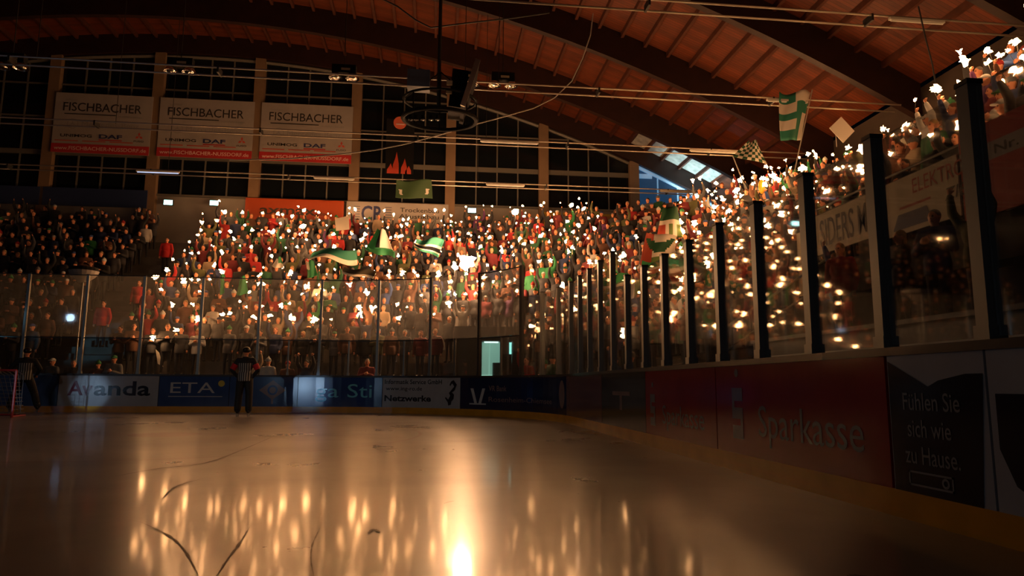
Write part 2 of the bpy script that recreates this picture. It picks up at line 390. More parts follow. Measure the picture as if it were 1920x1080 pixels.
skate_mark([(600, 990), (586, 1020), (583, 1050), (590, 1085)], .005, 'hair thin upright skate mark near the middle of the bottom edge')
skate_mark([(303, 936), (325, 915), (350, 905), (382, 897)], .013, 'short dark curved skate mark above the V shaped pair')
skate_mark([(832, 944), (842, 941), (852, 939)], .012, 'tiny skate nick beside the bright flare reflection')
skate_mark([(690, 1000), (700, 992), (712, 998)], .02, 'small dark scrape in front of the white panel reflection')

# ------------------------------------------------------------------ dasher boards
bd = empty('dasher_board', P(0, 0), label='long plastic rink boards with dark rail and yellow kick strip around the ice', cat='rink boards')
pinv = Matrix.Translation(-P(0, 0))
def sub(o, par):
    o.matrix_parent_inverse = Matrix.Translation(-Vector(par.location)) if par.rotation_euler.z == 0 else par.matrix_world.inverted(); return o
S0, S1 = S_L0-ARC-20, ARC+22
mb = MB(); sweep(mb, S0, S1, 0.02, 0.10, 0.0, 1.17); sub(mb.build('board_wall', mat('dark_board', (0.03, 0.03, 0.035), 0.2), bd), bd)
mb = MB(); sweep(mb, S0, S1, -0.015, 0.03, 0.0, 0.21); sub(mb.build('kick_plate', mat('yellow_kick_plastic', (0.60, 0.27, 0.01), 0.2, noise=(2.5, 0.2)), bd), bd)
mb = MB(); sweep(mb, S0, S1, -0.02, 0.14, 1.15, 1.21); sub(mb.build('top_rail', mat('rail_black', (0.035, 0.03, 0.03), 0.25), bd), bd)

def ad_panel(label, pa, pb, m, z0=0.21, z1=1.15, s_abs=None):
    sa, sb = s_abs if s_abs else (s_at_px(pa), s_at_px(pb))
    x, y, _ = path((sa+sb)/2); t = empty('advertising_panel', (x, y, 0), label=label, cat='advertisement', group='advertising panels on the rink boards')
    mb = MB(); sweep(mb, sa+0.01, sb-0.01, -0.006, 0.02, z0, z1, 0.3); sub(mb.build('panel', m, t), t)
    def mp(u, v, off=-0.010): return P(sa+u, z0+v, off)
    return t, sb-sa, z1-z0, mp
def on(t, o): sub(o, t); return o

gl = lambda n, c: mat(n, c, 0.13, noise=(2.2, 0.12))
B_BLUE = gl('board_blue', (0.035, 0.07, 0.20)); B_BLUE2 = gl('board_deep_blue', (0.02, 0.055, 0.22)); B_NAVY = gl('board_navy', (0.012, 0.018, 0.06))
B_RED = gl('board_red', (0.30, 0.018, 0.014)); B_DKGREY = gl('board_dark_grey', (0.06, 0.06, 0.055)); B_GR = gl('board_grey_red', (0.16, 0.09, 0.085))
B_INK = gl('ink_dark', (0.012, 0.012, 0.02)); B_PALE = gl('ink_pale', (0.45, 0.47, 0.5)); B_DRED = gl('ink_dark_red', (0.12, 0.02, 0.03)); B_YEL = gl('ink_yellow', (0.5, 0.42, 0.08))
B_LTRED = gl('ink_pale_on_red', (0.22, 0.20, 0.21)); B_CYAN = gl('ink_cyan', (0.15, 0.55, 0.75)); B_TAUPE = gl('ink_taupe', (0.22, 0.15, 0.13))

ad_panel('plain blue board panel behind the skating official', -60, 112, B_BLUE)
t, W, H, mp = ad_panel('pale board panel with dark blue and dark red letters ending in da', 112, 300, M_BOARDWHITE)
on(t, lettering('Av', 0.28, 0.34, 0.62, mp, B_DRED, t, 0.02)); on(t, lettering('anda', 1.05, 0.34, 0.62, mp, B_INK, t, 0.02, width=W-1.3))
t, W, H, mp = ad_panel('blue board panel with pale ETA letters and a yellow dot', 300, 432, B_BLUE)
on(t, lettering('ETA', 0.35, 0.42, 0.48, mp, B_PALE, t, 0.0, width=1.35)); on(t, flatshape(circ(W-0.25, 0.72, 0.1), mp, B_YEL, t))
on(t, flatshape([(0.3, 0.3), (W-0.2, 0.3), (W-0.2, 0.32), (0.3, 0.32)], mp, B_PALE, t, 'underline'))
t, W, H, mp = ad_panel('blue board panel with a brownish diamond emblem beside the referee', 432, 560, B_BLUE)
on(t, flatshape([(W*.63-.42, .52), (W*.63, .22), (W*.63+.42, .52), (W*.63, .84)], mp, B_TAUPE, t)); on(t, ringshape(W*.63, .52, .1, .16, lambda u, v: mp(u, v, -.013), B_BLUE, t))
on(t, flatshape([(W*.63-.03, .08), (W*.63+.03, .08), (W*.63+.03, .24), (W*.63-.03, .24)], mp, B_TAUPE, t, 'stem'))
t, W, H, mp = ad_panel('bright blue board panel with cyan letters beside the white panel', 560, 718, B_BLUE2)
on(t, lettering('ga Sti', 0.55, 0.3, 0.62, mp, B_CYAN, t, 0.0, width=W-0.9))
t, W, H, mp = ad_panel('white board panel reading Netzwerke with a dark curled emblem', 718, 864, M_BOARDWHITE)
on(t, lettering('Informatik Service GmbH', 0.08, 0.74, 0.20, mp, B_INK, t, 0.01, width=W*.72)); on(t, lettering('www.ing-ro.de', 0.12, 0.54, 0.17, mp, B_INK, t, 0.008, width=W*.45))
on(t, lettering('Netzwerke', 0.08, 0.2, 0.26, mp, B_INK, t, 0.03, width=W*.58))
def curl(mp, cx, cy_, k, t, m):
    poly = []; pts = [(-.02,.36),(.08,.40),(.2,.26),(.12,.08),(.02,.02),(.1,-.05),(.08,-.18),(0,-.26),(-.02,-.36),(-.12,-.38),(-.14,-.28),(-.24,-.16),(-.22,-.12),(-.12,-.2),(-.05,-.08),(-.1,0),(0,.1),(.1,.2),(.02,.3),(-.06,.2),(-.08,.26)]
    return on(t, flatshape([(cx+a*k, cy_+b*k) for a, b in pts], mp, m, t))
curl(mp, W-.34, .47, 1.0, t, B_INK)
t, W, H, mp = ad_panel('navy board panel with faint V emblem and two lines of lettering', 864, 1045, B_NAVY)
on(t, lettering('VR Bank', 1.15, 0.55, 0.22, mp, B_TAUPE, t, 0.01)); on(t, lettering('Rosenheim-Chiemsee', 1.15, 0.24, 0.2, mp, B_TAUPE, t, 0.0, width=W-1.5))
for q in (-1, 1): on(t, flatshape([(.7+q*.03, .18), (.7+q*.14, .18), (.7+q*.30, .62), (.7+q*.18, .62)][::q], mp, B_PALE, t))
on(t, flatshape([(.36, .14), (1.04, .14), (1.04, .18), (.36, .18)], mp, B_PALE, t, 'underline'))
t, W, H, mp = ad_panel('narrow dark board panel with a brown oval emblem in the curved corner', 1045, 1062, B_NAVY); on(t, flatshape(circ(W*.5, .5, min(.22, W*.3), 20, .35), mp, B_TAUPE, t))
ad_panel('greyish red board panel at the start of the long side', 1062, 1128, B_GR)
t, W, H, mp = ad_panel('dark grey board panel with a faint T emblem', 1128, 1210, B_DKGREY); on(t, flatshape([(W*.3,.55),(W*.7,.55),(W*.7,.62),(W*.3,.62)], mp, B_TAUPE, t)); on(t, flatshape([(W*.47,.3),(W*.53,.3),(W*.53,.55),(W*.47,.55)], mp, B_TAUPE, t))
def bankad(label, pa, pb, m, ux, k, tx):
    t, W, H, mp = ad_panel(label, pa, pb, m)
    w0 = 0.26*k
    on(t, flatshape(circ(ux+w0/2, 0.84*k+0.02, 0.045*k), mp, B_LTRED, t, 'emblem'))
    for z0, z1 in ((.56, .70), (.37, .49), (.16, .30)):
        on(t, flatshape([(ux, z0*k), (ux+w0, z0*k), (ux+w0, z1*k), (ux, z1*k)], mp, B_LTRED, t, 'emblem'))
    on(t, flatshape([(ux, .49*k), (ux+.06, .49*k), (ux+.06, .56*k), (ux, .56*k)], mp, B_LTRED, t, 'emblem')); on(t, flatshape([(ux+w0-.06, .30*k), (ux+w0, .30*k), (ux+w0, .37*k), (ux+w0-.06, .37*k)], mp, B_LTRED, t, 'emblem'))
    on(t, lettering('Sparkasse', tx[0], 0.22*k, 0.44*k, mp, B_LTRED, t, 0.0, width=tx[1]))
sA, sB, sC = s_at_px(1210), s_at_px(1342), s_at_px(1662)
bankad('red board panel with small pale bank lettering, next to the dark grey panel', 1210, 1342, B_RED, .25, .85, (.8, 1.55))
bankad('red board panel with large pale bank lettering, next to the dark house panel', 1342, 1662, B_RED, s_at_px(1372)-sB, 1.0, (s_at_px(1420)-sB, s_at_px(1614)-s_at_px(1420)))
t, W, H, mp = ad_panel('board panel with a black shape on pale ground inviting guests to feel at home', 1664, 1850, M_BOARDWHITE)
on(t, flatshape([(0.02, 0.0), (W-.10, 0.0), (W-.02, .80), (W-.16, .80), (W-.40, .76), (.42, .72), (.02, .90)], mp, B_INK, t, 'black_shape'))
mq = lambda u, v: mp(u, v, -.013)
B_FNT = gl('ink_faint', (0.20, 0.20, 0.20))
for txt, z, x, wd in (('Fühlen Sie', .56, .16, .52), ('sich wie', .38, .19, .40), ('zu Hause.', .20, .15, .50)): on(t, lettering(txt, x*W/.9, z, .17, mq, B_FNT, t, 0.004, width=wd*W/.9))
mb = MB(); bx0, bx1, bz0, bz1 = .17*W/.9, .58*W/.9, .05, .15
for q in ((bx0,bz0,bx1,bz0+.014),(bx0,bz1-.014,bx1,bz1),(bx0,bz0,bx0+.014,bz1),(bx1-.014,bz0,bx1,bz1)):
    mb.add([mq(q[0],q[1]),mq(q[2],q[1]),mq(q[2],q[3]),mq(q[0],q[3])], [(0,1,2,3)])
on(t, mb.build('logo_frame', B_FNT, t)); on(t, ringshape(bx1-.07, .10, .018, .034, mq, B_FNT, t))
t, W, H, mp = ad_panel('pale board panel with a large dark U shape at the near end', 1850, 0, M_BOARDWHITE, s_abs=(s_at_px(1850), s_at_px(1850)+2.4))
Upts = [(.06,.68),(.30,.68),(.30,.42),(.36,.32),(.46,.30),(.56,.32),(.62,.42),(.62,.68),(.86,.68),(.86,.36),(.76,.16),(.6,.08),(.46,.06),(.32,.08),(.16,.16),(.06,.36)]
on(t, flatshape(Upts, mp, B_INK, t, 'u_shape'))
ad_panel('dark board panel past the pale one', 0, 0, B_NAVY, s_abs=(s_at_px(1850)+2.42, s_at_px(1850)+6))

# ------------------------------------------------------------------ glass and posts
GT, GM = 4.35, 2.35
farpx = [-70, 37, 149, 258, 370, 480, 597, 706, 805, 897, 977]
fs = [s_at_px(p, 0.05) for p in farpx]
ref = ['past the skating official', 'above the plain blue panel', 'by the white lamp shade', 'above the da lettering', 'above the yellow dot', 'behind the referee', 'above the cyan lettering', 'at the start of the Netzwerke panel', 'above the curled emblem', 'beside the lit doorway', 'where the glass steps down']
def post(s, z1, wd, dp, m, label, grp, z0=1.21):
    x, y, a = path(s, 0.06); t = empty('glass_post', (x, y, z0), a-PI/2, label=label, cat='post', group=grp)
    MB().box((-wd/2, -dp/2, 0), (wd/2, dp/2, z1-z0)).build('profile', m, t)
    MB().box((-wd*0.5-0.012, -dp/2-0.012, 0), (wd*0.5+0.012, dp/2+0.012, 0.09)).build('foot_bracket', m, t)
    MB().box((-wd/2-0.006, -dp/2-0.006, z1-z0-0.02), (wd/2+0.006, dp/2+0.006, z1-z0+0.01)).build('cap', M_DARKSTEEL, t)
    return t
for i, s in enumerate(fs):
    post(s, GT, 0.075 if i < 10 else 0.12, 0.08, M_STEEL if i < 9 else M_DARKSTEEL, f'tall glass post on the end boards {ref[i]}', 'posts of the tall end glass')
def pane(sa, sb, z0, z1, m, label, grp):
    x, y, a = path((sa+sb)/2, 0.06); t = empty('rink_glass', (x, y, z0), 0, label=label, cat='rink glass', group=grp)
    mb = MB(); sweep(mb, sa+0.03, sb-0.03, 0.054, 0.066, z0+.02, z1-.02, 0.45); sub(mb.build('pane', m, t), t)
    if 'side' not in label and 'corner' not in label:
        mb = MB(); sweep(mb, sa+0.03, sb-0.03, 0.045, 0.075, z1-0.03, z1, 0.45); sub(mb.build('edge_strip', M_DARKSTEEL, t), t)
    return t
for i in range(len(fs)-1):
    w_ = ref[i+1] if i+1 < len(ref) else ''
    pane(fs[i], fs[i+1], GM, GT, G_END, f'upper scratched glass pane ending {ref[i+1]}', 'upper panes of the end glass')
    halves = [(fs[i], fs[i+1])] if i < 5 else [(fs[i], (fs[i]+fs[i+1])/2), ((fs[i]+fs[i+1])/2, fs[i+1])]
    for j, (a, b) in enumerate(halves):
        q = '' if len(halves) == 1 else (', first half' if j == 0 else ', second half')
        pane(a, b, 1.21, GM, G_LOW, f'lower glass pane ending {ref[i+1]}{q}', 'lower panes of the end glass')
    if len(halves) == 2: post(halves[0][1], GM, 0.045, 0.05, M_STEEL, f'short lower post in the bay ending {ref[i+1]}', 'short posts under the end glass')
# side posts every metre, counted from the nearest one in the picture
sside = [ARC+(CYR-3.85)-0.985*k for k in range(-3, 20)]
sside = [s for s in sside if s > fs[-1]+0.4]
def ztop(s):
    y = path(s)[1]; return 2.85 if y < 12.4 else 3.46
for k, s in enumerate(sside):
    n = k-3
    lab = ('grey glass post on the side boards, ' + (f'{ORD[n-1]} beyond the one over the U panel' if n > 0 else 'the one over the U panel')) if n >= 0 else 'grey glass post on the side boards outside the picture'
    if n == 0 or n < 0 or True: post(s, ztop(s-0.01), 0.10, 0.10, M_STEEL, lab, 'posts of the side glass')
for k in range(len(sside)-1):
    a, b = sside[k+1], sside[k]; n = k-3
    pane(a, b, 1.21, ztop((a+b)/2)-0.02, G_SIDE, (f'clear side glass pane beyond the {ORD[n]} side post' if n >= 0 else 'clear side glass pane at the near edge')+(', curved corner' if path((a+b)/2)[1] > CYR else ''), 'panes of the side glass')
pane(fs[-1], sside[-1], 1.21, 3.46, G_SIDE, 'clear corner glass pane next to the dark tall post', 'panes of the side glass')

# ------------------------------------------------------------------ terraces
def row_e(k): return 2.8+0.8*k
def row_z(k): return 1.2+0.52*k
S_ST = ARC+2.3                       # corner terrace ends here on the side
NR = 14
mb = MB()
for k in range(NR):
    for (a, b) in ((-20.5, S_ST),):
        sweep(mb, a, b, row_e(k)-0.35, row_e(k)+0.45+(0 if k < NR-1 else 0.4), 0.0 if k == 0 else row_z(k)-1.2, row_z(k), 1.0)
struct(mb.build('floor_terrace', M_STEP))
mb = MB()                              # aisle steps between lit and dark blocks (half steps)
for k in range(NR):
    mb.box((-13.1, YE+row_e(k)-0.75, row_z(k)-0.6), (-11.4, YE+row_e(k)-0.35, row_z(k)-0.26))
o = mb.build('aisle_steps', M_STEP); struct(o)
# upper balcony on the right side
BX = 8.0; BY0, BY1 = -4.0, 13.75
def brow_x(k): return 8.55+0.8*k
def brow_z(k): return 3.45+0.66*k
mb = MB()
for k in range(7): mb.box((brow_x(k)-0.4, BY0, brow_z(k)-0.68), (brow_x(k)+0.4, BY1, brow_z(k)))
mb.box((brow_x(0)-0.4, BY1-0.2, 0), (17.0, BY1, 3.5)); struct(mb.build('floor_balcony', M_STEP))
struct(MB().box((8.7, BY0, 0), (8.9, BY1-0.2, 3.5)).build('wall_lower', M_STEP))
struct(MB().box((6.9, BY0, 0), (8.7, BY1-1.0, 1.75)).build('floor_lower_platform', M_STEP))
lw = MB().box((5.95, 3.4, 0), (6.15, 12.4, 1.72)).box((5.9, 3.4, 1.72), (6.2, 12.4, 1.78)).build('trim_1', mat('grey_panel', (0.22, 0.23, 0.22), 0.5)); struct(lw)

# fascia with banners
fas = MB().box((BX-0.06, BY0, 3.7), (BX+0.1, BY1, 4.5)).build('trim_2', mat('fascia', (0.1, 0.09, 0.08), 0.6)); struct(fas)
rl = empty('balcony_rail', (BX, BY1, 4.5), label='long pale handrail on top of the balcony fascia', cat='railing')
sub(MB().tube([(BX, BY0, 4.64), (BX, BY1, 4.64)], 0.025, 8).build('rail', M_STEEL, rl), rl)
for k in range(9):
    y = BY1-0.3-k*2.0; sub(MB().tube([(BX, y, 4.48), (BX, y, 4.64)], 0.016, 6).build('bracket', M_STEEL, rl), rl)
def fascia_banner(label, y_far, y_near, m, z0=3.64, z1=4.47):
    t = empty('fascia_banner', (BX, (y_far+y_near)/2, z0), label=label, cat='banner', group='banners on the balcony fascia')
    sub(MB().box((BX-0.085, y_near, z0), (BX-0.062, y_far, z1)).build('cloth', m, t), t)
    return t, (lambda u, v: Vector((BX-0.09, y_far-u, z0+v)))
yy = lambda px: at_x(px, 400, BX).y
M_CREAM = mat('cream_banner', (0.72, 0.60, 0.40), 0.6, noise=(2, 0.1)); M_INK = mat('banner_ink', (0.03, 0.025, 0.02), 0.6); M_REDINK = mat('banner_red_ink', (0.5, 0.07, 0.04), 0.6); M_NAVYINK = mat('banner_navy_ink', (0.03, 0.04, 0.12), 0.6)
t, mp = fascia_banner('cream fascia banner with tall dark letters SIDERS M', yy(1529), yy(1650), M_CREAM)
sub(lettering('SIDERS M', 0.28, 0.14, 0.80, mp, M_INK, t, 0.004, width=yy(1540)-yy(1628)), t)
t, mp = fascia_banner('cream fascia banner with red ELEKTRO and a dark name below', yy(1657), yy(1812), M_CREAM, 3.52, 4.48)
W = yy(1657)-yy(1812)
sub(lettering('ELEKTRO', 0.9, 0.62, 0.36, mp, M_REDINK, t, 0.0, width=W*0.6), t); sub(lettering('ZIELE', 1.6, 0.30, 0.28, mp, M_INK, t, 0.0, width=W*.42, shear=0.2), t)
sub(flatshape([(0.55, .42), (1.3, .42), (1.3, .46), (0.55, .46)], mp, M_REDINK, t, 'underline'), t); sub(flatshape([(.35, .08), (1.3, .08), (1.2, .34), (.5, .34)], mp, M_NAVYINK, t, 'car_shape'), t)
t, mp = fascia_banner('red fascia banner crossed by a white lettered stripe', yy(1818), 6.2, mat('red_banner', (0.42, 0.03, 0.03), 0.6), 3.4, 4.75)
W = yy(1818)-6.2
sub(flatshape([(0, .78), (W, .78), (W, 1.04), (0, 1.04)], mp, M_WHITE, t, 'stripe'), t)
sub(lettering('Die Nr. in Ihrer Nähe', 0.1, .84, .2, lambda u, v: mp(u, v)+Vector((-.004, 0, 0)), M_INK, t, 0.008, width=W-.3), t)
t, mp = fascia_banner('dark fascia banner at the near end of the balcony', 6.15, 2.0, mat('black_banner', (0.03, 0.03, 0.03), 0.6))
# hanging white-grey cloths next to the first fascia banner
o = MB().box((BX-0.02, BY1+0.02, 2.9), (BX+0.02, BY1+0.55, 4.3)).build('hanging_cloth', M_CREAM); tag(o, 'narrow beige cloth hanging at the far end of the balcony', 'cloth')

# aisle railing in the corner, lit by a flare
def railing(name, label, pts, h=0.95):
    t = empty(name, pts[0], label=label, cat='railing', group='terrace railings')
    sub(MB().tube([Vector(p)+Vector((0,0,h)) for p in pts], 0.025, 8).build('rail', M_STEEL, t), t)
    sub(MB().tube([Vector(p)+Vector((0,0,h*0.5)) for p in pts], 0.018, 8).build('rail', M_STEEL, t), t)
    for p in pts: sub(MB().tube([p, Vector(p)+Vector((0,0,h))], 0.022, 8).build('baluster', M_STEEL, t), t)
S_AI = s_at_px(1400, 6.5)
railing('terrace_railing', 'pale sloping handrail of the corner aisle beside a bright flare', [P(ARC*0.86, row_z(k), row_e(k)) for k in (1, 3, 5, 7)])
railing('terrace_railing', 'dim sloping handrail beside the dark aisle on the end terrace', [P(-7.55, row_z(k), row_e(k)) for k in (0, 3, 6, 9)])
railing('terrace_railing', 'sloping handrail at the end of the corner terrace near the balcony', [P(S_ST-0.1, row_z(k), row_e(k)) for k in (0, 2, 4, 6)])

# ------------------------------------------------------------------ entrance with lit doorway
sv = s_at_px(923, 3.4); x, y, a = path(sv, 3.3)
vt = empty('entrance_block', (x, y, 0), -0.08, label='dark entrance block with a lit pale green doorway below the terrace', cat='entrance')
mb = MB(); mb.box((-1.3, -0.75, 0), (-0.33, 1.0, 2.95)).box((0.33, -0.75, 0), (1.3, 1.0, 2.95)).box((-0.33, -0.75, 2.45), (0.33, 1.0, 2.95)).box((-0.33, 0.9, 0), (0.33, 1.0, 2.5))
mb.build('walls', mat('entrance_black', (0.02, 0.02, 0.02), 0.7), vt)
MB().box((-0.33, -0.1, 0.0), (0.33, 0.9, 2.45)).build('corridor_wall', mat('lit_corridor', (0.5, 0.75, 0.62), 0.6, emit=(0.30, 0.62, 0.48), strength=0.9), vt)  # corridor light put into the wall colour as a glow
MB().box((-0.25, -0.5, 2.40), (0.25, -0.38, 2.445)).build('ceiling_tube', emis('cool_tube', (0.7, 1, 0.9), 3.0), vt)
MB().box((-0.38, -0.79, 0), (-0.33, -0.75, 2.5)).box((0.33, -0.79, 0), (0.38, -0.75, 2.5)).box((-0.38, -0.79, 2.45), (0.38, -0.75, 2.5)).build('door_frame', M_DARKSTEEL, vt)
MB().box((0.62, -0.80, 2.0), (0.70, -0.76, 2.4)).build('sign_light', emis('exit_cyan', (0.35, 1.0, 0.85), 2.2), vt)

# ------------------------------------------------------------------ exit signs
for px, py, lab in ((316, 380, 'small glowing exit sign on the end wall above the aisle head'), (402, 381, 'small glowing exit sign left of the orange wall banner'), (885, 395, 'small glowing exit sign right of the white lettered wall banner')):
    p = at_y(px, py, GY-0.4)
    t = empty('exit_sign', p, label=lab, cat='exit sign', group='exit signs on the end wall')
    MB().box((-0.24, -0.05, -0.15), (0.24, 0.05, 0.15)).build('housing', M_DARKSTEEL, t)
    MB().box((-0.21, -0.065, -0.12), (0.21, -0.05, 0.12)).build('face', emis('exit_face', (0.45, 1.0, 0.9), 9.0), t)
    MB().box((-0.02, 0.05, 0.02), (0.02, 0.4, 0.06)).build('bracket', M_DARKSTEEL, t)

# ------------------------------------------------------------------ end wall banners
def wall_sign(name, label, x0, x1, z0, z1, m, y=GY-0.42, grp=None, cat='banner'):
    t = empty(name, ((x0+x1)/2, y, z0), label=label, cat=cat, group=grp)
    sub(MB().box((x0, y, z0), (x1, y+0.04, z1)).build('sheet', m, t), t)
    return t, (lambda u, v, d=0.012: Vector((x0+u, y-d, z0+v))), x1-x0, z1-z0
M_LGREY = mat('banner_grey_ink', (0.28, 0.27, 0.26), 0.6); M_BRED = mat('banner_red', (0.45, 0.03, 0.03), 0.5); M_PALERED = mat('banner_pale_ink', (0.75, 0.55, 0.5), 0.5)
cxs_ = [c for c in cols]
def big_banner(ci, lab):
    xa, xb = cols[ci]+0.22, cols[ci+1]-0.16
    zt = at_y(300, 188, GY).z; z0 = zt-3.25
    t, mp, W, H = wall_sign('sponsor_banner', lab, xa, xb, z0, zt, M_WHITE, grp='three sponsor banners on the end wall')
    k = W/4.6
    sub(flatshape([(0, 0), (W, 0), (W, .48), (0, .48)], mp, M_BRED, t, 'red_stripe'), t)
    m2 = lambda u, v: mp(u, v, .02)
    sub(lettering('www.FISCHBACHER-NUSSDORF.de', .15, .15, .28, m2, M_PALERED, t, 0.006, width=W-.3), t)
    for q_ in range(3): sub(flatshape([(.15+q_*1.35, .62), (1.3+q_*1.35, .62), (1.3+q_*1.35, .67), (.15+q_*1.35, .67)], mp, M_REDINK, t, 'address_line'), t)
    sub(lettering('autohaus', .5, H-.42, .17, mp, M_LGREY, t), t)
    sub(lettering('FISCHBACHER', .42, H-.98, .66, mp, M_INK, t, 0.004, width=W-.95), t)
    sub(flatshape([(.5, H-1.17), (W-1.8, H-1.17), (W-1.8, H-1.12), (.5, H-1.12)], mp, M_INK, t, 'underline'), t)
    sub(lettering('nutzfahrzeuge', W-1.65, H-1.24, .16, mp, M_LGREY, t, width=1.2), t)
    ey = H-1.68; ex = .95; sub(ringshape(ex, ey, .24, .28, mp, M_LGREY, t, name='emblem'), t)
    for an in (90, 210, 330):
        r_ = math.radians(an); d = (math.cos(r_), math.sin(r_)); n_ = (-d[1]*.035, d[0]*.035)
        sub(flatshape([(ex+n_[0], ey+n_[1]), (ex-n_[0], ey-n_[1]), (ex+d[0]*.25, ey+d[1]*.25)], mp, M_LGREY, t, 'emblem'), t)
    sub(lettering('Mercedes-Benz', 1.4, ey-.12, .36, mp, M_LGREY, t, 0.0, width=W-2.0), t)
    sub(lettering('UNIMOG', .4, ey-.72, .22, mp, M_INK, t, 0.016, width=1.55), t)
    sub(lettering('DAF', 2.3, ey-.74, .3, mp, M_NAVYINK, t, 0.03, width=1.15), t)
    sub(flatshape([(2.3, ey-.86), (3.45, ey-.86), (3.45, ey-.80), (2.3, ey-.80)], mp, M_BRED, t, 'underline'), t)
    ux, uz = W-.55, ey-.55
    for an in (90, 210, 330):
        r_ = math.radians(an); d = (math.cos(r_), math.sin(r_)); n_ = (-d[1], d[0])
        sub(flatshape([(ux, uz), (ux+d[0]*.11-n_[0]*.065, uz+d[1]*.11-n_[1]*.065), (ux+d[0]*.22, uz+d[1]*.22), (ux+d[0]*.11+n_[0]*.065, uz+d[1]*.11+n_[1]*.065)], mp, M_REDINK, t, 'emblem'), t)
    sub(lettering('FUSO', ux-.25, uz-.32, .14, mp, M_INK, t, 0.004, width=.5), t)
ci0 = 5
big_banner(ci0, 'white sponsor banner with red foot, dimmest and furthest left of three'); big_banner(ci0+1, 'white sponsor banner with red foot, middle one of three')
big_banner(ci0+2, 'white sponsor banner with red foot, brightest, next to the wider window bay')
zlo, zhi = 9.35, ZW-0.02
M_ORANGE = mat('orange_sheet', (0.36, 0.055, 0.012), 0.5); M_DBLUE = mat('dark_blue_sheet', (0.02, 0.035, 0.10), 0.5); M_YSHEET = mat('yellow_sheet', (0.50, 0.33, 0.03), 0.5)
wx = lambda px: at_y(px, 380, GY-0.42).x
t, mp, W, H = wall_sign('wall_banner', 'orange wall banner with dark lettering axmax', wx(460), wx(645), zlo, zhi, M_ORANGE, grp='banners on the parapet'); sub(lettering('axmax', .75, .5, .72, mp, M_INK, t, .015, width=2.9), t); sub(lettering('.de', 3.8, .5, .3, mp, M_INK, t), t)
t, mp, W, H = wall_sign('wall_banner', 'white wall banner with big letters CR and dry-lining text', wx(650), wx(841), zlo, zhi, M_WHITE, grp='banners on the parapet')
sub(lettering('CR', .8, .32, 1.15, mp, M_NAVYINK, t, .02, width=1.15), t)
for k in range(6):
    sub(flatshape([(.4, .36+k*.14), (.72, .36+k*.14), (.72, .39+k*.14), (.4, .39+k*.14)], mp, M_NAVYINK, t, 'stripe'), t); sub(flatshape([(2.05, .36+k*.14), (2.4, .36+k*.14), (2.4, .39+k*.14), (2.05, .39+k*.14)], mp, M_NAVYINK, t, 'stripe'), t)
sub(lettering('Trockenbau', 2.85, .85, .34, mp, M_INK, t, .008, width=2.1), t); sub(lettering('Akustikbau', 2.8, .5, .34, mp, M_INK, t, .008, width=2.15), t); sub(lettering('Tel. 08031 / 890810', 2.95, .25, .15, mp, M_INK, t, 0, width=1.7), t)
t, mp, W, H = wall_sign('wall_banner', 'yellow wall banner with an orange inner field, at the bend of the terrace', wx(1020), wx(1160), 9.2, ZW-.25, M_YSHEET, grp='banners on the parapet'); sub(flatshape([(.75, .15), (W-.3, .15), (W-.3, H-.12), (.75, H-.12)], mp, mat('ochre', (0.42, 0.17, 0.04), 0.6), t, 'inner_field'), t)

t, mp, W, H = wall_sign('wall_banner', 'very dark blue wall banner right of the dim column', wx(78), wx(275), 9.95, ZW+.18, M_DBLUE, grp='banners on the parapet');
t, mp, W, H = wall_sign('wall_banner', 'very dark blue wall banner at the picture edge', wx(-90), wx(72), 9.95, ZW+.18, M_DBLUE, grp='banners on the parapet');
# dark banner with round sign and red flames
fb = at_y(722, 325, GY-1.5); fc = at_y(778, 215, GY-1.5)
t = empty('flame_banner', fb, label='dark hanging banner with a red disc above and red flames below', cat='banner')
sub(MB().box((fb.x, GY-1.52, fb.z), (fc.x, GY-1.5, fc.z-.3)).build('sheet', M_BLACK, t), t)
mpF = lambda u, v: Vector((fb.x+u, GY-1.53, fb.z+v)); Wf = fc.x-fb.x
M_FL = mat('flame_red', (0.5, 0.06, 0.03), 0.6)
for fx, h in ((.25, .55), (.55, 1.2), (.98, .85), (1.2, .45)):
    sub(flatshape([(fx-.16, 0), (fx+.16, 0), (fx+.15, h*.45), (fx+.03, h), (fx-.04, h*.7), (fx-.15, h*.4)], mpF, M_FL, t, 'flame'), t)
dc = at_y(750, 230, GY-1.6)
sub(MB().tube([(dc.x, dc.y, dc.z), (dc.x, dc.y+.06, dc.z)], .34, 24).build('disc', mat('red_disc', (0.6, 0.13, 0.07), 0.5), t), t)
sub(MB().box((dc.x-.2, dc.y-.02, dc.z-.12), (dc.x+.25, dc.y-.004, dc.z-.06)).build('disc_stripe', M_PALERED, t), t)

# ------------------------------------------------------------------ tie rods with tube lamps
M_ROD = mat('tie_rod_steel', (0.55, 0.48, 0.40), 0.35, 0.8)
TUBES = {22.0: [(1482, 'tube lamp on the high tie rod above the green and white flag'), (1075, None)], 27.5: [(955, 'tube lamp at the middle of the second tie rod, right of the scoreboard rig'), (1345, 'tube lamp on the second tie rod beside the checkered flag')],
         33.0: [(298, 'bluish bright tube lamp on the lowest tie rod'), (628, 'tube lamp on the lowest tie rod under the brightest sponsor banner'), (948, 'tube lamp on the lowest tie rod right of the green cloth'), (1270, 'tube lamp on the lowest tie rod by the blue window')], 16.5: [(1740, 'tube lamp on the tie rod at the upper picture corner')]}
rodname = {33.0: 'lowest', 27.5: 'second lowest', 22.0: 'high', 16.5: 'topmost', 11.0: 'overhead'}
M_TUBE = mat('unlit_tube', (0.85, 0.83, 0.78), 0.3); M_TUBEB = mat('tube_blue_glow', (0.8, 0.85, 0.9), 0.3, emit=(0.45, 0.65, 1.0), strength=0.9)
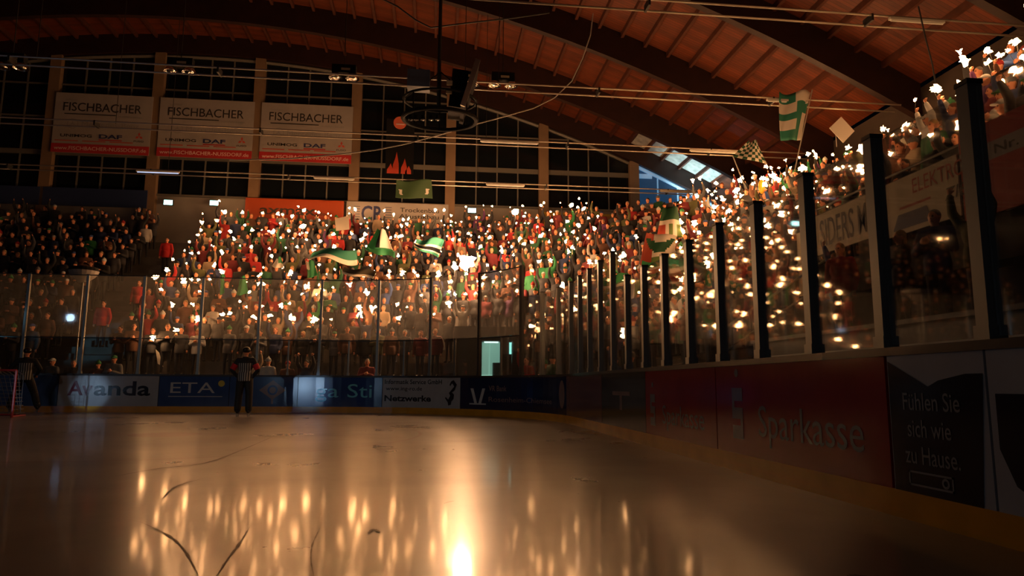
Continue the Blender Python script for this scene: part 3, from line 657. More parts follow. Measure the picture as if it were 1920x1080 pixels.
for y in (33.0, 27.5, 22.0, 16.5, 11.0):
    zr = {33.0: 10.75, 27.5: 10.95, 22.0: 10.9}.get(y, 10.9)
    t = empty('tie_rod', (-12.5, y, zr), label=f'pair of thin horizontal steel rods tying the roof arch, {rodname[y]} of the row', cat='tie rod', group='tie rods of the roof arches')
    xe = -12.5+math.sqrt((18.4-zr)/0.009)
    for q, dz in ((-.17, 0), (.17, -.12)):
        sub(MB().tube([(-40, y+q, zr+dz), (xe, y+q, zr+dz)], 0.03, 8).build('rod', M_ROD, t), t)
    for k in range(9):
        x = -38+k*6.2
        if x < xe-1: sub(MB().box((x-.03, y-.2, zr-.16), (x+.03, y+.2, zr+.04)).build('spacer', M_DARKSTEEL, t), t)
    for xh in (-27, -12.5, 2):
        sub(MB().tube([(xh, y, zr), (xh, y, zb(xh))], .012, 6).build('hanger', M_DARKSTEEL, t), t)
    for px, lab in TUBES.get(y, []):
        if not lab: continue
        c = at_y(px, 300, y-0.2)
        L_ = {33.0: 1.9, 27.5: 2.4, 22.0: 1.5, 16.5: 1.6}[y]
        u = empty('tube_lamp', (c.x, y-.2, zr-.1), label=lab, cat='lamp', group='tube lamps on the tie rods')
        MB().box((-L_/2, -.05, -.02), (L_/2, .05, .05)).build('batten', mat('batten_white', (0.6, 0.57, 0.5), 0.4), u)
        MB().tube([(-L_/2+.04, 0, -.04), (L_/2-.04, 0, -.04)], .022, 8).build('tube', M_TUBEB if 'bluish' in lab else M_TUBE, u)

# twin floodlights (switched off)
M_CHROME = mat('floodlight_reflector', (0.85, 0.85, 0.85), 0.12, 1.0)
for px, py, lab in ((22, 124, 'twin floodlight at the dark picture edge'), (338, 132, 'twin floodlight above the middle sponsor banner'), (645, 144, 'twin floodlight above the brightest sponsor banner'), (872, 156, 'twin floodlight behind the scoreboard rig'), (943, 158, 'twin floodlight just right of the scoreboard rig')):
    p = at_y(px, py, 24.0)
    t = empty('twin_floodlight', p, label=lab+', switched off', cat='floodlight', group='twin floodlights under the roof')
    MB().box((-.42, -.12, .12), (.42, .12, .42)).build('ballast_box', M_BLACK, t)
    MB().box((-.09, -.14, .2), (.22, -.12, .28)).build('type_plate', mat('plate_beige', (0.5, 0.42, 0.28), 0.5), t)
    MB().tube([(0, 0, .42), (0, 0, zb(p.x)+1.1-p.z)], .015, 6).build('suspension_rod', M_DARKSTEEL, t)
    for q in (-.3, .3):
        mb = MB(); pts = [(q, 0, .16), (q, 0, .1), (q, 0, .02), (q, 0, -.07)]; mb.tube(pts, [.06, .13, .2, .24], 20, cap=False); mb.tube([(q, 0, .16), (q, 0, .155)], .06, 12)
        sh = mb.build('reflector', M_CHROME, t, smooth=True)
        MB().ball((q, 0, -.02), (.17, .17, .1), 16, 10).build('bulb', M_CHROME, sh, smooth=True)

# ------------------------------------------------------------------ scoreboard rig
RY = 21.0
c = at_y(825, 200, RY)
rig = empty('scoreboard_rig', (c.x, RY, c.z), label='dark ring shaped scoreboard rig with a tilted screen hanging from the roof', cat='scoreboard')
def rl_(px, py, Y=RY): return at_y(px, py, Y)-Vector((c.x, RY, c.z))
ptop = zb(c.x)+1.0-c.z
MB().tube([rl_(822, 205), (rl_(822, 205).x, 0, ptop)], .06, 10).build('pole', M_DARKSTEEL, rig)
n = 24; a = [Vector((1.15*math.cos(2*PI*i/n), .9*math.sin(2*PI*i/n), -.42)) for i in range(n+1)]
MB().tube(a, .07, 8).build('lower_ring', M_BLACK, rig); MB().tube([p+Vector((0, 0, .62)) for p in a], .04, 8).build('upper_ring', M_BLACK, rig)
for i in range(0, n, 3): MB().tube([a[i], a[i]+Vector((0, 0, .62))], .025, 6).build('strut', M_BLACK, rig)
for i in range(0, n, 6): MB().tube([a[i]+Vector((0, 0, .62)), Vector((0, 0, 1.15))], .02, 6).build('stay', M_BLACK, rig)
p = rl_(785, 152); MB().box((p.x-.35, -.25, p.z-.28), (p.x+.35, .25, p.z+.28)).build('speaker', mat('speaker_grey', (0.10, 0.12, 0.17), 0.5), rig)
p0, p1 = rl_(893, 134), rl_(866, 216)
mid = (p0+p1)/2; ln = (p1-p0).length; ang = math.atan2(p1.x-p0.x, p0.z-p1.z)
R = Matrix.Rotation(-ang+PI, 3, 'Y')
R = Matrix.Rotation(math.atan2(p0.x-p1.x, p0.z-p1.z), 3, 'Y')
scn = MB().obox(mid, (.13, 1.5, ln), R).build('screen', M_BLACK, rig)
MB().obox(mid+Vector((.0, -.78, 0)), (.16, .06, ln+.04), R).build('bright_edge', mat('alu_edge', (0.7, 0.68, 0.66), 0.3, 0.9), rig)
MB().obox(mid+Vector((-.35, .1, -.05)), (.5, 1.1, ln*.8), Matrix.Rotation(0.1, 3, 'Y')).build('housing', M_BLACK, rig)
for px in (770, 780, 793, 808, 820):
    p = rl_(px, 233); q = Vector((p.x, -.1, p.z+.1))
    sp_ = MB().tube([q+Vector((0, 0, .16)), q], [.05, .08], 12).build('spotlight', M_BLACK, rig)
    MB().ball(q+Vector((0, 0, .03)), .055, 10, 6).build('lens', mat('spot_lens', (.1, .1, .1), .15), sp_)
for px, py in ((842, 170), (841, 186)):
    p = rl_(px, py); MB().box((p.x-.09, -.6, p.z-.07), (p.x+.09, -.55, p.z+.07)).build('label_plate', mat('plate_beige', (0.5, 0.42, 0.28), 0.5), rig)

# sagging cable
pts = [at_y(px, py, Y) for px, py, Y in ((430, 300, 23.5), (540, 298, 23.5), (640, 289, 23.5), (705, 281, 23.5), (760, 270, 23.5), (820, 254, 23.5), (880, 236, 23.5), (940, 220, 23.5), (1000, 203, 23.4), (1040, 183, 23.2), (1072, 152, 22.8), (1092, 110, 22.4), (1107, 66, 22.1), (1112, 25, 22.0))]
tag(MB().tube(pts, .022, 6).build('sagging_cable', mat('cable_grey', (0.5, 0.45, 0.4), 0.4)), 'grey cable sagging from the roof past the scoreboard rig', 'cable')
pts = [at_y(px, py, 21.6) for px, py in ((700, -10), (745, 12), (780, 38), (808, 52), (870, 44), (960, 34), (1030, 24))]
tag(MB().tube(pts, .025, 6).build('roof_cable', M_DARKSTEEL), 'dark cable strung across the roof above the scoreboard pole', 'cable')
pts = [at_y(px, py, 15.5) for px, py in ((1722, 12), (1735, 70), (1748, 120), (1757, 172))]
tag(MB().tube(pts, .02, 6).build('roof_cable', M_DARKSTEEL), 'dark cable hanging down from the roof above the balcony crowd', 'cable')

# pale light at the far roof corner (a floodlight standing behind the top row)
p = Vector((14.2, 36.4, 9.3))
t = empty('corner_floodlight', p, label='cool white floodlight aimed up at the roof in the far corner', cat='floodlight')
MB().box((-.3, -.12, -.1), (.3, .12, .1)).build('housing', M_BLACK, t); MB().box((-.26, -.08, .1), (.26, .08, .12)).build('lens', emis('cool_lens', (0.75, 0.95, 1.0), 30), t)
ld = bpy.data.lights.new('corner_floodlight_lamp', 'SPOT'); ld.energy = 1500; ld.color = (0.62, 0.93, 1.0); ld.spot_size = math.radians(82); ld.spot_blend = 0.7; ld.shadow_soft_size = 0.15
lo = bpy.data.objects.new('lamp', ld); COL.objects.link(lo); lo.parent = t; lo.location = (0, 0, .16); lo.rotation_euler = (PI, math.radians(12), 0)

# stage lamps behind the photographer, seen only as reflections
def stage_lamp(loc, aim, e, label, size=.35, col=(0.45, 0.7, 1.0), st=60, spot=3.0):
    t = empty('stage_lamp', loc, label=label, cat='stage lamp', group='blue white show lamps beside the ice')
    d = (Vector(aim)-Vector(loc)).normalized(); q = d.to_track_quat('-Z', 'Y')
    R = q.to_matrix()
    MB().obox((0, 0, 0), (size*1.2, size*1.2, .3), R).build('housing', M_BLACK, t)
    MB().tube([d*.16, d*.17], size*.5, 20).build('lens', emis('stage_blue%d' % st, col, st), t)
    MB().tube([(0, 0, -loc[2]), (0, 0, -.1)], .03, 8).build('stand', M_BLACK, t)
    ld = bpy.data.lights.new('stage', 'SPOT'); ld.energy = e; ld.color = col; ld.spot_size = math.radians(spot); ld.spot_blend = 0.35; ld.shadow_soft_size = size*.4
    o = bpy.data.objects.new('lamp', ld); COL.objects.link(o); o.parent = t; o.location = d*.2; o.rotation_euler = q.to_euler()
stage_lamp((-23.5, -6.0, .9), (-10.6, 23.2, .62), 60, 'blue white show lamp by the far side boards', spot=2.0)
stage_lamp((-12.0, -10.0, 1.3), (-10.6, 23.2, .66), 8000, 'blue white show lamp on the ice behind the photographer', .22, (0.5, 0.75, 1.0), spot=2.2)
stage_lamp((-12.3, -23.0, .85), (-4.0, 23.2, .8), 900, 'blue white show lamp at the near end of the ice', spot=2.0)
stage_lamp((-2.6, -23.0, 1.6), (-3.85, 23.2, .7), 8000, 'second blue white show lamp at the near end of the ice', spot=1.6, col=(.25, .55, 1.0))
stage_lamp((-25.0, -4.5, 5.4), (-13.9, 23.2, 3.0), 9000, 'high cyan show lamp on the far side', .5, (0.3, 0.75, 1.0), spot=4)

def add_fill_lamp(loc, aim, e, ang, label):  # fill spots added out of view to brighten the boards and ice
    t = empty('fill_lamp', loc, label=label, cat='lamp', group='dim emergency lamps added under the roof behind the photographer')
    q = (Vector(aim)-Vector(loc)).normalized().to_track_quat('-Z', 'Y'); R = q.to_matrix()
    MB().obox((0, 0, 0), (.5, .3, .14), R).build('housing', M_BLACK, t); MB().obox(R@Vector((0, 0, -.08)), (.4, .22, .02), R).build('lens', emis('fill_lens', (1, .9, .75), 20), t)
    MB().tube([(0, 0, 0), (0, 0, zb(loc[0])+.9-loc[2])], .02, 6).build('suspension_rod', M_DARKSTEEL, t)
    ld = bpy.data.lights.new('fill', 'SPOT'); ld.energy = e; ld.color = (1, .86, .70); ld.spot_size = math.radians(ang); ld.spot_blend = 1.0; ld.shadow_soft_size = .15
    o = bpy.data.objects.new('lamp', ld); COL.objects.link(o); o.parent = t; o.location = R@Vector((0, 0, -.12)); o.rotation_euler = q.to_euler()
add_fill_lamp((-16, -9, 13.5), (-3, 20, 0.0), 1700, 42, 'dim emergency floodlight added under the roof, over the middle of the ice')
add_fill_lamp((-22, -3, 12.5), (3.3, 9, 0.3), 330, 44, 'dim emergency floodlight added under the roof, over the far side of the ice')

# ------------------------------------------------------------------ goal
gx, gy = at_y(20, 790, 19.6).x-0.9, 19.6
g = empty('hockey_goal', (gx, gy, 0.02), label='red framed hockey goal at the picture edge behind the skating official', cat='goal')
M_GRED = mat('goal_red', (0.35, 0.02, 0.02), 0.35)
for q in (-.915, .915): MB().tube([(q, 0, 0), (q, 0, 1.22)], .03, 10).build('goal_post', M_GRED, g)
MB().tube([(-.915, 0, 1.22), (.915, 0, 1.22)], .03, 10).build('crossbar', M_GRED, g)
MB().tube([(-.915, 0, .03), (-.8, .8, .03), (-.4, 1.1, .03), (.4, 1.1, .03), (.8, .8, .03), (.915, 0, .03)], .025, 8).build('base_frame', M_GRED, g)
mb = MB()
for i in range(15):
    t_ = i/14; bx = -.9+1.8*t_; by = 1.1-abs(t_-.5)**3*5; mb.tube([(bx, 0, 1.22), (bx*.95, .45, 1.1), (bx*.95, max(.1, by), .03)], .006, 4, cap=False)
for zz in [i*.1 for i in range(12)]:
    k = 1-zz/1.22; mb.tube([(-.915, 0, zz), (-.8, .3+.5*k, zz), (-.4, .45+.65*k, zz), (.4, .45+.65*k, zz), (.8, .3+.5*k, zz), (.915, 0, zz)], .006, 4, cap=False)
mb.build('net', mat('net_white', (0.16, 0.16, 0.16), 0.8), g)

# ------------------------------------------------------------------ figures
SKIN = mat('skin', (0.72, 0.30, 0.16), 0.55); EYE = mat('eye_dark', (0.02, 0.015, 0.012), 0.4); LIP = mat('lips', (0.35, 0.10, 0.08), 0.5)
TRO = mat('dark_trousers', (0.02, 0.022, 0.03), 0.8); SHOE = mat('dark_shoes', (0.02, 0.018, 0.016), 0.6)
JACKET = mat('jacket_cloth', (0.1, 0.1, 0.1), 0.8, objcol=True); HAIRM = mat('hair_or_hat', (0.1, 0.1, 0.1), 0.8, objcol=True)
def remesh(mb, voxel, ratio, name, smooth=6):
    o = mb.build(name, SKIN)
    r = o.modifiers.new('r', 'REMESH'); r.mode = 'VOXEL'; r.voxel_size = voxel
    s = o.modifiers.new('s', 'SMOOTH'); s.iterations = smooth; s.factor = 0.5
    if ratio < 1: d = o.modifiers.new('d', 'DECIMATE'); d.ratio = ratio
    dg = bpy.context.evaluated_depsgraph_get(); me = bpy.data.meshes.new_from_object(o.evaluated_get(dg)); bpy.data.objects.remove(o); me.name = name
    me.polygons.foreach_set('use_smooth', [True]*len(me.polygons)); return me
def limb(mb, a, b, ra, rb, k=1.0):
    a, b = Vector(a), Vector(b); mb.tube([a, (a+b)/2, b], [ra, (ra*1.06+rb)/2, rb], 10); mb.ball(a, ra, 10, 7); mb.ball(b, rb, 10, 7)
def hand(mb, wr, el, curl=0.6, big=1.0, fingers=True):
    wr, el = Vector(wr), Vector(el); d = (wr-el).normalized()
    side = d.cross(Vector((0, 1, 0)));
    if side.length < .2: side = d.cross(Vector((1, 0, 0)))
    side.normalize(); nrm = side.cross(d).normalized()
    pc = wr+d*.05; R = Matrix((side, nrm, d)).transposed()
    mb.ball(pc, (.042*big, .02*big, .052*big), 10, 7, rot=R)
    if not fingers: return pc
    for i, (q, ln) in enumerate(((-.03, .07), (-.01, .08), (.01, .075), (.03, .06))):
        b0 = wr+d*.085+side*q; b1 = b0+(d*(1-curl*.6)+nrm*curl*.9)*ln*.5; b2 = b1+(d*(.2-curl*.6)+nrm*(.9 if curl > .3 else .1))*ln*.5
        mb.tube([b0-d*.02, b1, b2], [.0105, .0095, .008], 6); mb.ball(b2, .008, 6, 4)
    t0 = wr+d*.03-side*.035; t1 = t0+(d*.5-side*.5+nrm*.4)*.05; t2 = t1+(d*.6+nrm*.5)*.035
    mb.tube([t0+side*.01, t1, t2], [.013, .012, .009], 6); return pc+d*.02+nrm*.02

SH = .19
POSES = {  # elbow, wrist for right (x<0, person's right when facing -y) and left arms
 'right arm raised': (((-.26, -.05, 1.66), (-.20, -.14, 1.92)), ((.25, .02, 1.14), (.24, -.12, .92))),
 'left arm raised': (((-.25, .02, 1.14), (-.22, -.16, .94)), ((.27, -.04, 1.67), (.23, -.12, 1.93))),
 'both arms raised': (((-.30, -.04, 1.64), (-.27, -.10, 1.90)), ((.30, -.04, 1.64), (.26, -.12, 1.90))),
 'hand held before the face': (((-.27, -.12, 1.22), (-.16, -.34, 1.42)), ((.25, .02, 1.14), (.24, -.12, .92))),
 'arms hanging': (((-.26, .03, 1.13), (-.25, -.04, .87)), ((.26, .03, 1.13), (.25, -.04, .87))),
 'hands together': (((-.27, -.05, 1.15), (-.06, -.26, 1.25)), ((.27, -.05, 1.15), (.06, -.26, 1.25))),
}
def body_mb(pose, legs=None, fingers=True, grow=0.0):
    (re, rw), (le, lw) = pose; mb = MB()
    mb.ball((0, 0, .93), (.165, .12, .13), 14, 9); mb.ball((0, 0, 1.08), (.145, .105, .16), 14, 9); mb.ball((0, .005, 1.28), (.18, .12, .20), 14, 9)
    mb.ball((-.12, .005, 1.40), (.10, .08, .07)); mb.ball((.12, .005, 1.40), (.10, .08, .07))
    mb.tube([(0, .01, 1.40), (0, .005, 1.56)], [.062, .052], 12)
    mb.ball((0, .005, 1.645), (.076, .093, .112), 16, 12); mb.ball((0, -.022, 1.585), (.052, .062, .05), 12, 8)
    mb.ball((0, -.098, 1.625), (.012, .02, .022), 8, 6); mb.ball((-.078, .01, 1.635), (.012, .02, .03), 8, 6); mb.ball((.078, .01, 1.635), (.012, .02, .03), 8, 6)
    for sgn, e, w_ in ((-1, re, rw), (1, le, lw)):
        limb(mb, (sgn*SH, .005, 1.42), e, .058, .043); limb(mb, e, w_, .043, .028); hand(mb, w_, e, .9 if fingers else .9, 1, fingers)
    legs = legs or (((-.10, 0, .5), (-.11, .02, .09)), ((.10, 0, .5), (.11, .02, .09)))
    for sgn, (kn, an) in zip((-1, 1), legs):
        limb(mb, (sgn*.09, 0, .90), kn, .088, .058); limb(mb, kn, an, .06, .038)
        mb.ball((an[0], an[1]-.06, an[2]-.045), (.045, .13, .042), 10, 7)
    return mb
def jacket_mb(pose, hem=.80, g=.022):
    (re, rw), (le, lw) = pose; mb = MB()
    mb.tube([(0, 0, hem), (0, 0, .95), (0, 0, 1.1)], [.18, .185, .17], 14)
    mb.ball((0, 0, 1.0), (.19, .145, .2), 14, 9); mb.ball((0, 0, 1.1), (.172, .13, .18), 14, 9); mb.ball((0, .005, 1.28), (.20+g*.2, .145, .215), 14, 9)
    mb.ball((-.12, .005, 1.41), (.12, .10, .085)); mb.ball((.12, .005, 1.41), (.12, .10, .085)); mb.tube([(0, .01, 1.40), (0, .008, 1.515)], [.10, .078], 12)
    for sgn, e, w_ in ((-1, re, rw), (1, le, lw)):
        w2 = Vector(e).lerp(Vector(w_), .93); limb(mb, (sgn*SH, .005, 1.42), e, .058+g, .045+g); limb(mb, e, w2, .045+g, .030+g*.9)
    return mb
def hair_mb(kind):
    mb = MB()
    if kind == 'short hair': mb.ball((0, .022, 1.675), (.084, .094, .098), 14, 9)
    elif kind == 'long hair': mb.ball((0, .022, 1.675), (.087, .096, .098), 14, 9); mb.ball((0, .055, 1.56), (.085, .055, .14), 12, 8)
    elif kind == 'knit hat':
        mb.ball((0, .008, 1.70), (.092, .105, .095), 14, 9); mb.tube([(0, .008, 1.675), (0, .01, 1.71)], [.098, .096], 16); mb.ball((0, .01, 1.81), .03, 8, 6)
    elif kind == 'cap':
        mb.ball((0, .01, 1.695), (.088, .102, .075), 14, 9); mb.ball((0, -.10, 1.685), (.07, .08, .012), 12, 6)
    return mb
def set_body_mats(me, low=False):
    me.materials.clear()
    for m_ in (SKIN, EYE, LIP, TRO, SHOE): me.materials.append(m_)
    for p in me.polygons:
        c_ = p.center; i = 0
        if c_.z < .13: i = 4
        elif c_.z < 1.05 and abs(c_.x) < .22: i = 3
        elif c_.y < -.06:
            if min((c_-Vector((-.032, -.083, 1.652))).length, (c_-Vector((.032, -.083, 1.652))).length) < .014: i = 1
            elif abs(c_.x) < .024 and abs(c_.z-1.578) < .009: i = 2
        p.material_index = i
PROTO = {}; LOW = {}
for pn, pv in POSES.items():
    b_ = remesh(body_mb(pv), .0105, .12, 'body'); set_body_mats(b_)
    j_ = remesh(jacket_mb(pv), .02, .25, 'jacket'); j_.materials.clear(); j_.materials.append(JACKET)
    PROTO[pn] = (b_, j_)
    bl = remesh(body_mb(pv, fingers=False), .028, .11, 'lowbody', 2); jl = remesh(jacket_mb(pv), .035, .16, 'lowjacket', 3)
    LOW[pn] = (bl, jl)
HAIR = {}; LOWHAIR = {}
for hn in ('short hair', 'long hair', 'knit hat', 'cap'):
    h_ = remesh(hair_mb(hn), .012, .35, hn.replace(' ', '_'), 2); h_.materials.clear(); h_.materials.append(HAIRM); HAIR[hn] = h_
    LOWHAIR[hn] = remesh(hair_mb(hn), .022, .25, 'lh', 1)
HOLD = {pn: [] for pn in POSES}
for pn, (r_, l_) in POSES.items():
    for nm, (e_, w_) in (('r', r_), ('l', l_)):
        d = (Vector(w_)-Vector(e_)).normalized()
        if 'raised' in pn and w_[2] > 1.5 or (pn.startswith('hand held') and nm == 'r') or (pn == 'hands together' and nm == 'r'):
            HOLD[pn].append((Vector(w_)+d*.06+Vector((0, -.02, 0)), d))

def mesh_arr(me):
    n = len(me.vertices); v = np.empty(n*3); me.vertices.foreach_get('co', v); v = v.reshape(-1, 3)
    me.calc_loop_triangles(); f = np.empty(len(me.loop_triangles)*3, dtype=np.int32); me.loop_triangles.foreach_get('vertices', f); return v, f.reshape(-1, 3)
LOWA = {pn: (mesh_arr(a_), mesh_arr(b_)) for pn, (a_, b_) in LOW.items()}; LHA = {k: mesh_arr(m_) for k, m_ in LOWHAIR.items()}

# spark heads
def spark_arr(seed, rmin=.035, rmax=.15, sub_=1, pw=2.2):
    bm = bmesh.new(); bmesh.ops.create_icosphere(bm, subdivisions=sub_+0, radius=1); r = random.Random(seed)
    for v in bm.verts:
        k = r.random(); v.co *= (rmin+(rmax-rmin)*k**pw)
    bmesh.ops.triangulate(bm, faces=bm.faces[:]); v = np.array([x.co[:] for x in bm.verts]); f = np.array([[q.index for q in p.verts] for p in bm.faces]); bm.free(); return v, f
SPK = [spark_arr(i, .034, .17, 2, 3.5) for i in range(6)]     # 42 points
SPKL = [spark_arr(i+20, .04, .13, 1, 1.8) for i in range(8)]  # 12 points
M_SPARK = emis('sparkler_fire', SPARK_COL, SPARK)
M_WIRE = mat('sparkler_wire', (0.2, 0.2, 0.2), 0.4, 0.8)
def np_mesh(name, v, f, mats):
    me = bpy.data.meshes.new(name); me.vertices.add(len(v)); me.vertices.foreach_set('co', np.asarray(v, dtype=np.float32).ravel())
    me.loops.add(len(f)*3); me.loops.foreach_set('vertex_index', np.asarray(f, dtype=np.int32).ravel())
    me.polygons.add(len(f)); me.polygons.foreach_set('loop_start', np.arange(0, len(f)*3, 3, dtype=np.int32))
    for m_ in mats: me.materials.append(m_)
    me.update(); me.validate(); return me
SPK_ME = [np_mesh('spark_head', v, f, [M_SPARK]) for v, f in SPK]
wm = MB().tube([(0, 0, -.24), (0, 0, 0)], .004, 5); _w = wm.build('w', M_WIRE); WIRE_ME = _w.data; bpy.data.objects.remove(_w)

# ------------------------------------------------------------------ crowd layout
JC = {'black': (.015,.015,.017), 'dark blue': (.02,.035,.10), 'grey': (.13,.13,.13), 'dark green': (.015,.09,.035), 'green': (.02,.20,.06), 'red': (.40,.02,.02), 'brown': (.12,.05,.025), 'white': (.55,.53,.5),
      'dark red': (.15,.015,.02), 'olive': (.09,.09,.03), 'beige': (.35,.26,.17), 'blue': (.04,.10,.32), 'charcoal': (.04,.04,.045), 'purple': (.12,.03,.13)}
JW = [28, 6, 4, 4, 1, 3.5, 9, 1.5, 7, 3, 1.5, .7, 14, 1]
HC = {'short hair': {'black': (.01,.008,.007), 'brown': (.05,.022,.01), 'blond': (.30,.19,.08), 'grey': (.2,.19,.18)}, 'long hair': {'black': (.01,.008,.007), 'brown': (.06,.028,.012), 'blond': (.32,.2,.08), 'reddish': (.15,.04,.015)},
      'knit hat': {'black': (.012,.012,.014), 'green': (.02,.16,.05), 'white': (.5,.5,.48), 'grey': (.12,.12,.13), 'red': (.35,.02,.02)}, 'cap': {'black': (.012,.012,.014), 'green': (.02,.15,.05), 'white': (.5,.5,.48), 'blue': (.03,.06,.2)}}
people = []   # dict(pos, rz, scale, pose, jc, hk, hc, spark(bool), row, block)
jn = list(JC); R_ = random.Random(11)
def add_person(x, y, z, face, row, block, spark_p, raise_p=.55):
    spark = R_.random() < spark_p
    if spark: pose = R_.choices(['right arm raised', 'left arm raised', 'both arms raised', 'hand held before the face', 'hands together'], [22, 18, 5, 38, 17] if block == 'balcony' else [30, 26, 8, 22, 14])[0]
    else: pose = R_.choices(['arms hanging', 'hands together', 'both arms raised', 'right arm raised', 'left arm raised'], [40, 35, 5, 6, 6])[0]
    hk = R_.choices(['short hair', 'long hair', 'knit hat', 'cap'], [40, 20, 26, 12])[0]
    jw = JW if block != 'dark' else [w_ if n_ in ('black', 'charcoal', 'dark blue', 'brown') else .25 for n_, w_ in zip(jn, JW)]  # darker jackets in the dark block stand in for its missing light
    people.append(dict(pos=(x, y, z), rz=face+R_.uniform(-.35, .35), sc=R_.uniform(.93, 1.05), pose=pose, jc=R_.choices(jn, jw)[0], hk=hk, hc=R_.choice(list(HC[hk])), spark=spark, row=row, block=block))
def dens(px, py):
    """share of people burning a sparkler, by where they stand"""
    if 1120 < px < 1265 and py < 470 and py > 365: return .03
    if px > 1530 and py > 380: return .05
    if 985 < px < 1110 and 490 < py < 560: return .12
    if py > 600: return .22
    if px > 1700: return .50
    if px < 330: return .50
    if px > 1240: return .78
    return .68
fx_, fy_ = math.cos, math.sin
for k in range(NR):
    e = row_e(k); s = -7.35
    while s < S_ST-.35:
        x, y, a = path(s, e); rr = (RAD+e)/RAD if 0 < s < ARC else 1.0
        jx = R_.uniform(-.07, .07); je = R_.uniform(-.12, .12); x, y, a = path(s+jx/rr, e+je)
        px, py, dd = proj((x, y, row_z(k)+1.7))
        inent = abs(s-sv) < 1.3/rr*1.2 and e < 4.9 and k < 3
        inaisle = abs(s-ARC*0.83) < .28
        if not inent and not inaisle and R_.random() < .93: add_person(x, y, row_z(k), a-PI/2, k, 'terrace', dens(px, py))
        s += .53/rr
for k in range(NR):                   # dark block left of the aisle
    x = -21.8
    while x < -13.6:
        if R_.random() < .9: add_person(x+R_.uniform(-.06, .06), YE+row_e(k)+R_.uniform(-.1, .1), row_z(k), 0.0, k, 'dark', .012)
        x += .56
for k in range(7):                    # balcony
    y = 2.6
    while y < BY1-.3:
        if R_.random() < (.95 if y > 6 else .7): add_person(brow_x(k)+R_.uniform(-.1, .1), y+R_.uniform(-.06, .06), brow_z(k), -PI/2, k, 'balcony', .58 if y > 7 else .15)
        y += .50
# people on the walkway right behind the end glass
s = -15.5
while s < ARC*.98:
    x, y, a = path(s, 1.35+R_.uniform(-.25, .35))
    px, py, dd = proj((x, y, 1.6))
    if R_.random() < .62 and not (898 < px < 950): add_person(x, y, 0.0, a-PI/2, 0, 'walkway', .10)
    s += .62
# a few on the dark lower platform under the balcony
for y in (12.1, 11.5, 10.2, 9.4, 8.3, 7.2, 6.1, 5.2): add_person(7.45+R_.uniform(-.3, .3), y, 1.75, -PI/2+R_.uniform(-.6, .6), 0, 'lower', .0)

for p in people: p['px'], p['py'], p['d'] = proj((p['pos'][0], p['pos'][1], p['pos'][2]+1.5))
vis = [p for p in people if -25 < p['px'] < 1945 and -20 < p['py'] < 720]
NEAR = 300
vis.sort(key=lambda p: p['d'])
solo = vis[:NEAR]; ids = set(id(p) for p in solo); rest = [p for p in people if id(p) not in ids and -160 < p['px'] < 2250 and -500 < p['py']]

def zone(p):
    px, py = p['px'], p['py']; b = p['block']
    if b == 'balcony':
        if px > 1850: return 'over the red banner'
        if px > 1650: return 'over the red-lettered banner'
        return 'over the tall-lettered banner'
    if b == 'lower': return 'dark platform under balcony'
    if b == 'walkway':
        for lim, w_ in ((112, 'over plain blue panel'), (300, 'over pale panel'), (432, 'over yellow-dot panel'), (560, 'over diamond-emblem panel'), (718, 'over cyan-lettered panel'), (864, 'over white panel'), (1045, 'over navy panel'), (1210, 'over dark-corner panels')):
            if px < lim: return w_+' glass'
        return 'glass over red panels'
    for lim, w_ in ((290, 'beside the aisle'), (455, 'near the aisle'), (650, 'below the orange banner'), (842, 'below white wall banner'), (1012, 'below the bare wall'), (1170, 'below the yellow banner'), (1300, 'below the blue window'), (1430, 'in the curved corner'), (1535, 'at corner terrace end')):
        if px < lim: return w_
    return 'near the balcony end'
used = set()
HAT = {'short hair': 'short {} hair', 'long hair': 'long {} hair', 'knit hat': '{} knit hat', 'cap': '{} cap'}
POSW = {'right arm raised': 'arm up', 'left arm raised': 'one arm up', 'both arms raised': 'both arms up', 'hand held before the face': 'hand in front', 'arms hanging': 'arms down', 'hands together': 'hands together'}
def person_label(p):
    for _ in range(400):
        rw_ = ORD[p['row']]+' row ' if p['block'] in ('terrace', 'balcony', 'dark') else ''
        key = (p['jc'], p['hk'], p['hc'], rw_, zone(p)); z_ = zone(p)
        lab = f"person, {p['jc']} jacket, {HAT[p['hk']].format(p['hc'])}, {POSW[p['pose']]}, {rw_.strip() + ' ' if rw_ else ''}{z_}"
        if key not in used: used.add(key); return lab
        p['jc'] = R_.choices(jn, JW)[0]; p['hk'] = R_.choice(list(HC)); p['hc'] = R_.choice(list(HC[p['hk']]))
    return lab
first_body = None
def world_hold(p):
    Rz = Matrix.Rotation(p['rz'], 3, 'Z'); out = []
    for h, d in HOLD[p['pose']]: out.append((Vector(p['pos'])+Rz@(h*p['sc']), Rz@d))
    return out
for p in solo:
    b_, j_ = PROTO[p['pose']]
    o = bpy.data.objects.new('person', b_); COL.objects.link(o); o.location = p['pos']; o.rotation_euler = (0, 0, p['rz']); o.scale = (p['sc'],)*3
    p['label'] = person_label(p); tag(o, p['label'], 'person', {'balcony': 'spectators on the balcony', 'walkway': 'spectators behind the end glass', 'lower': 'spectators under the balcony'}.get(p['block'], 'spectators on the terrace'))
    c1 = bpy.data.objects.new('jacket', j_); COL.objects.link(c1); c1.parent = o; c1.color = (*JC[p['jc']], 1)
    c2 = bpy.data.objects.new(p['hk'].replace('short ', '').replace('long ', '').replace(' ', '_'), HAIR[p['hk']]); COL.objects.link(c2); c2.parent = o; c2.color = (*HC[p['hk']][p['hc']], 1)

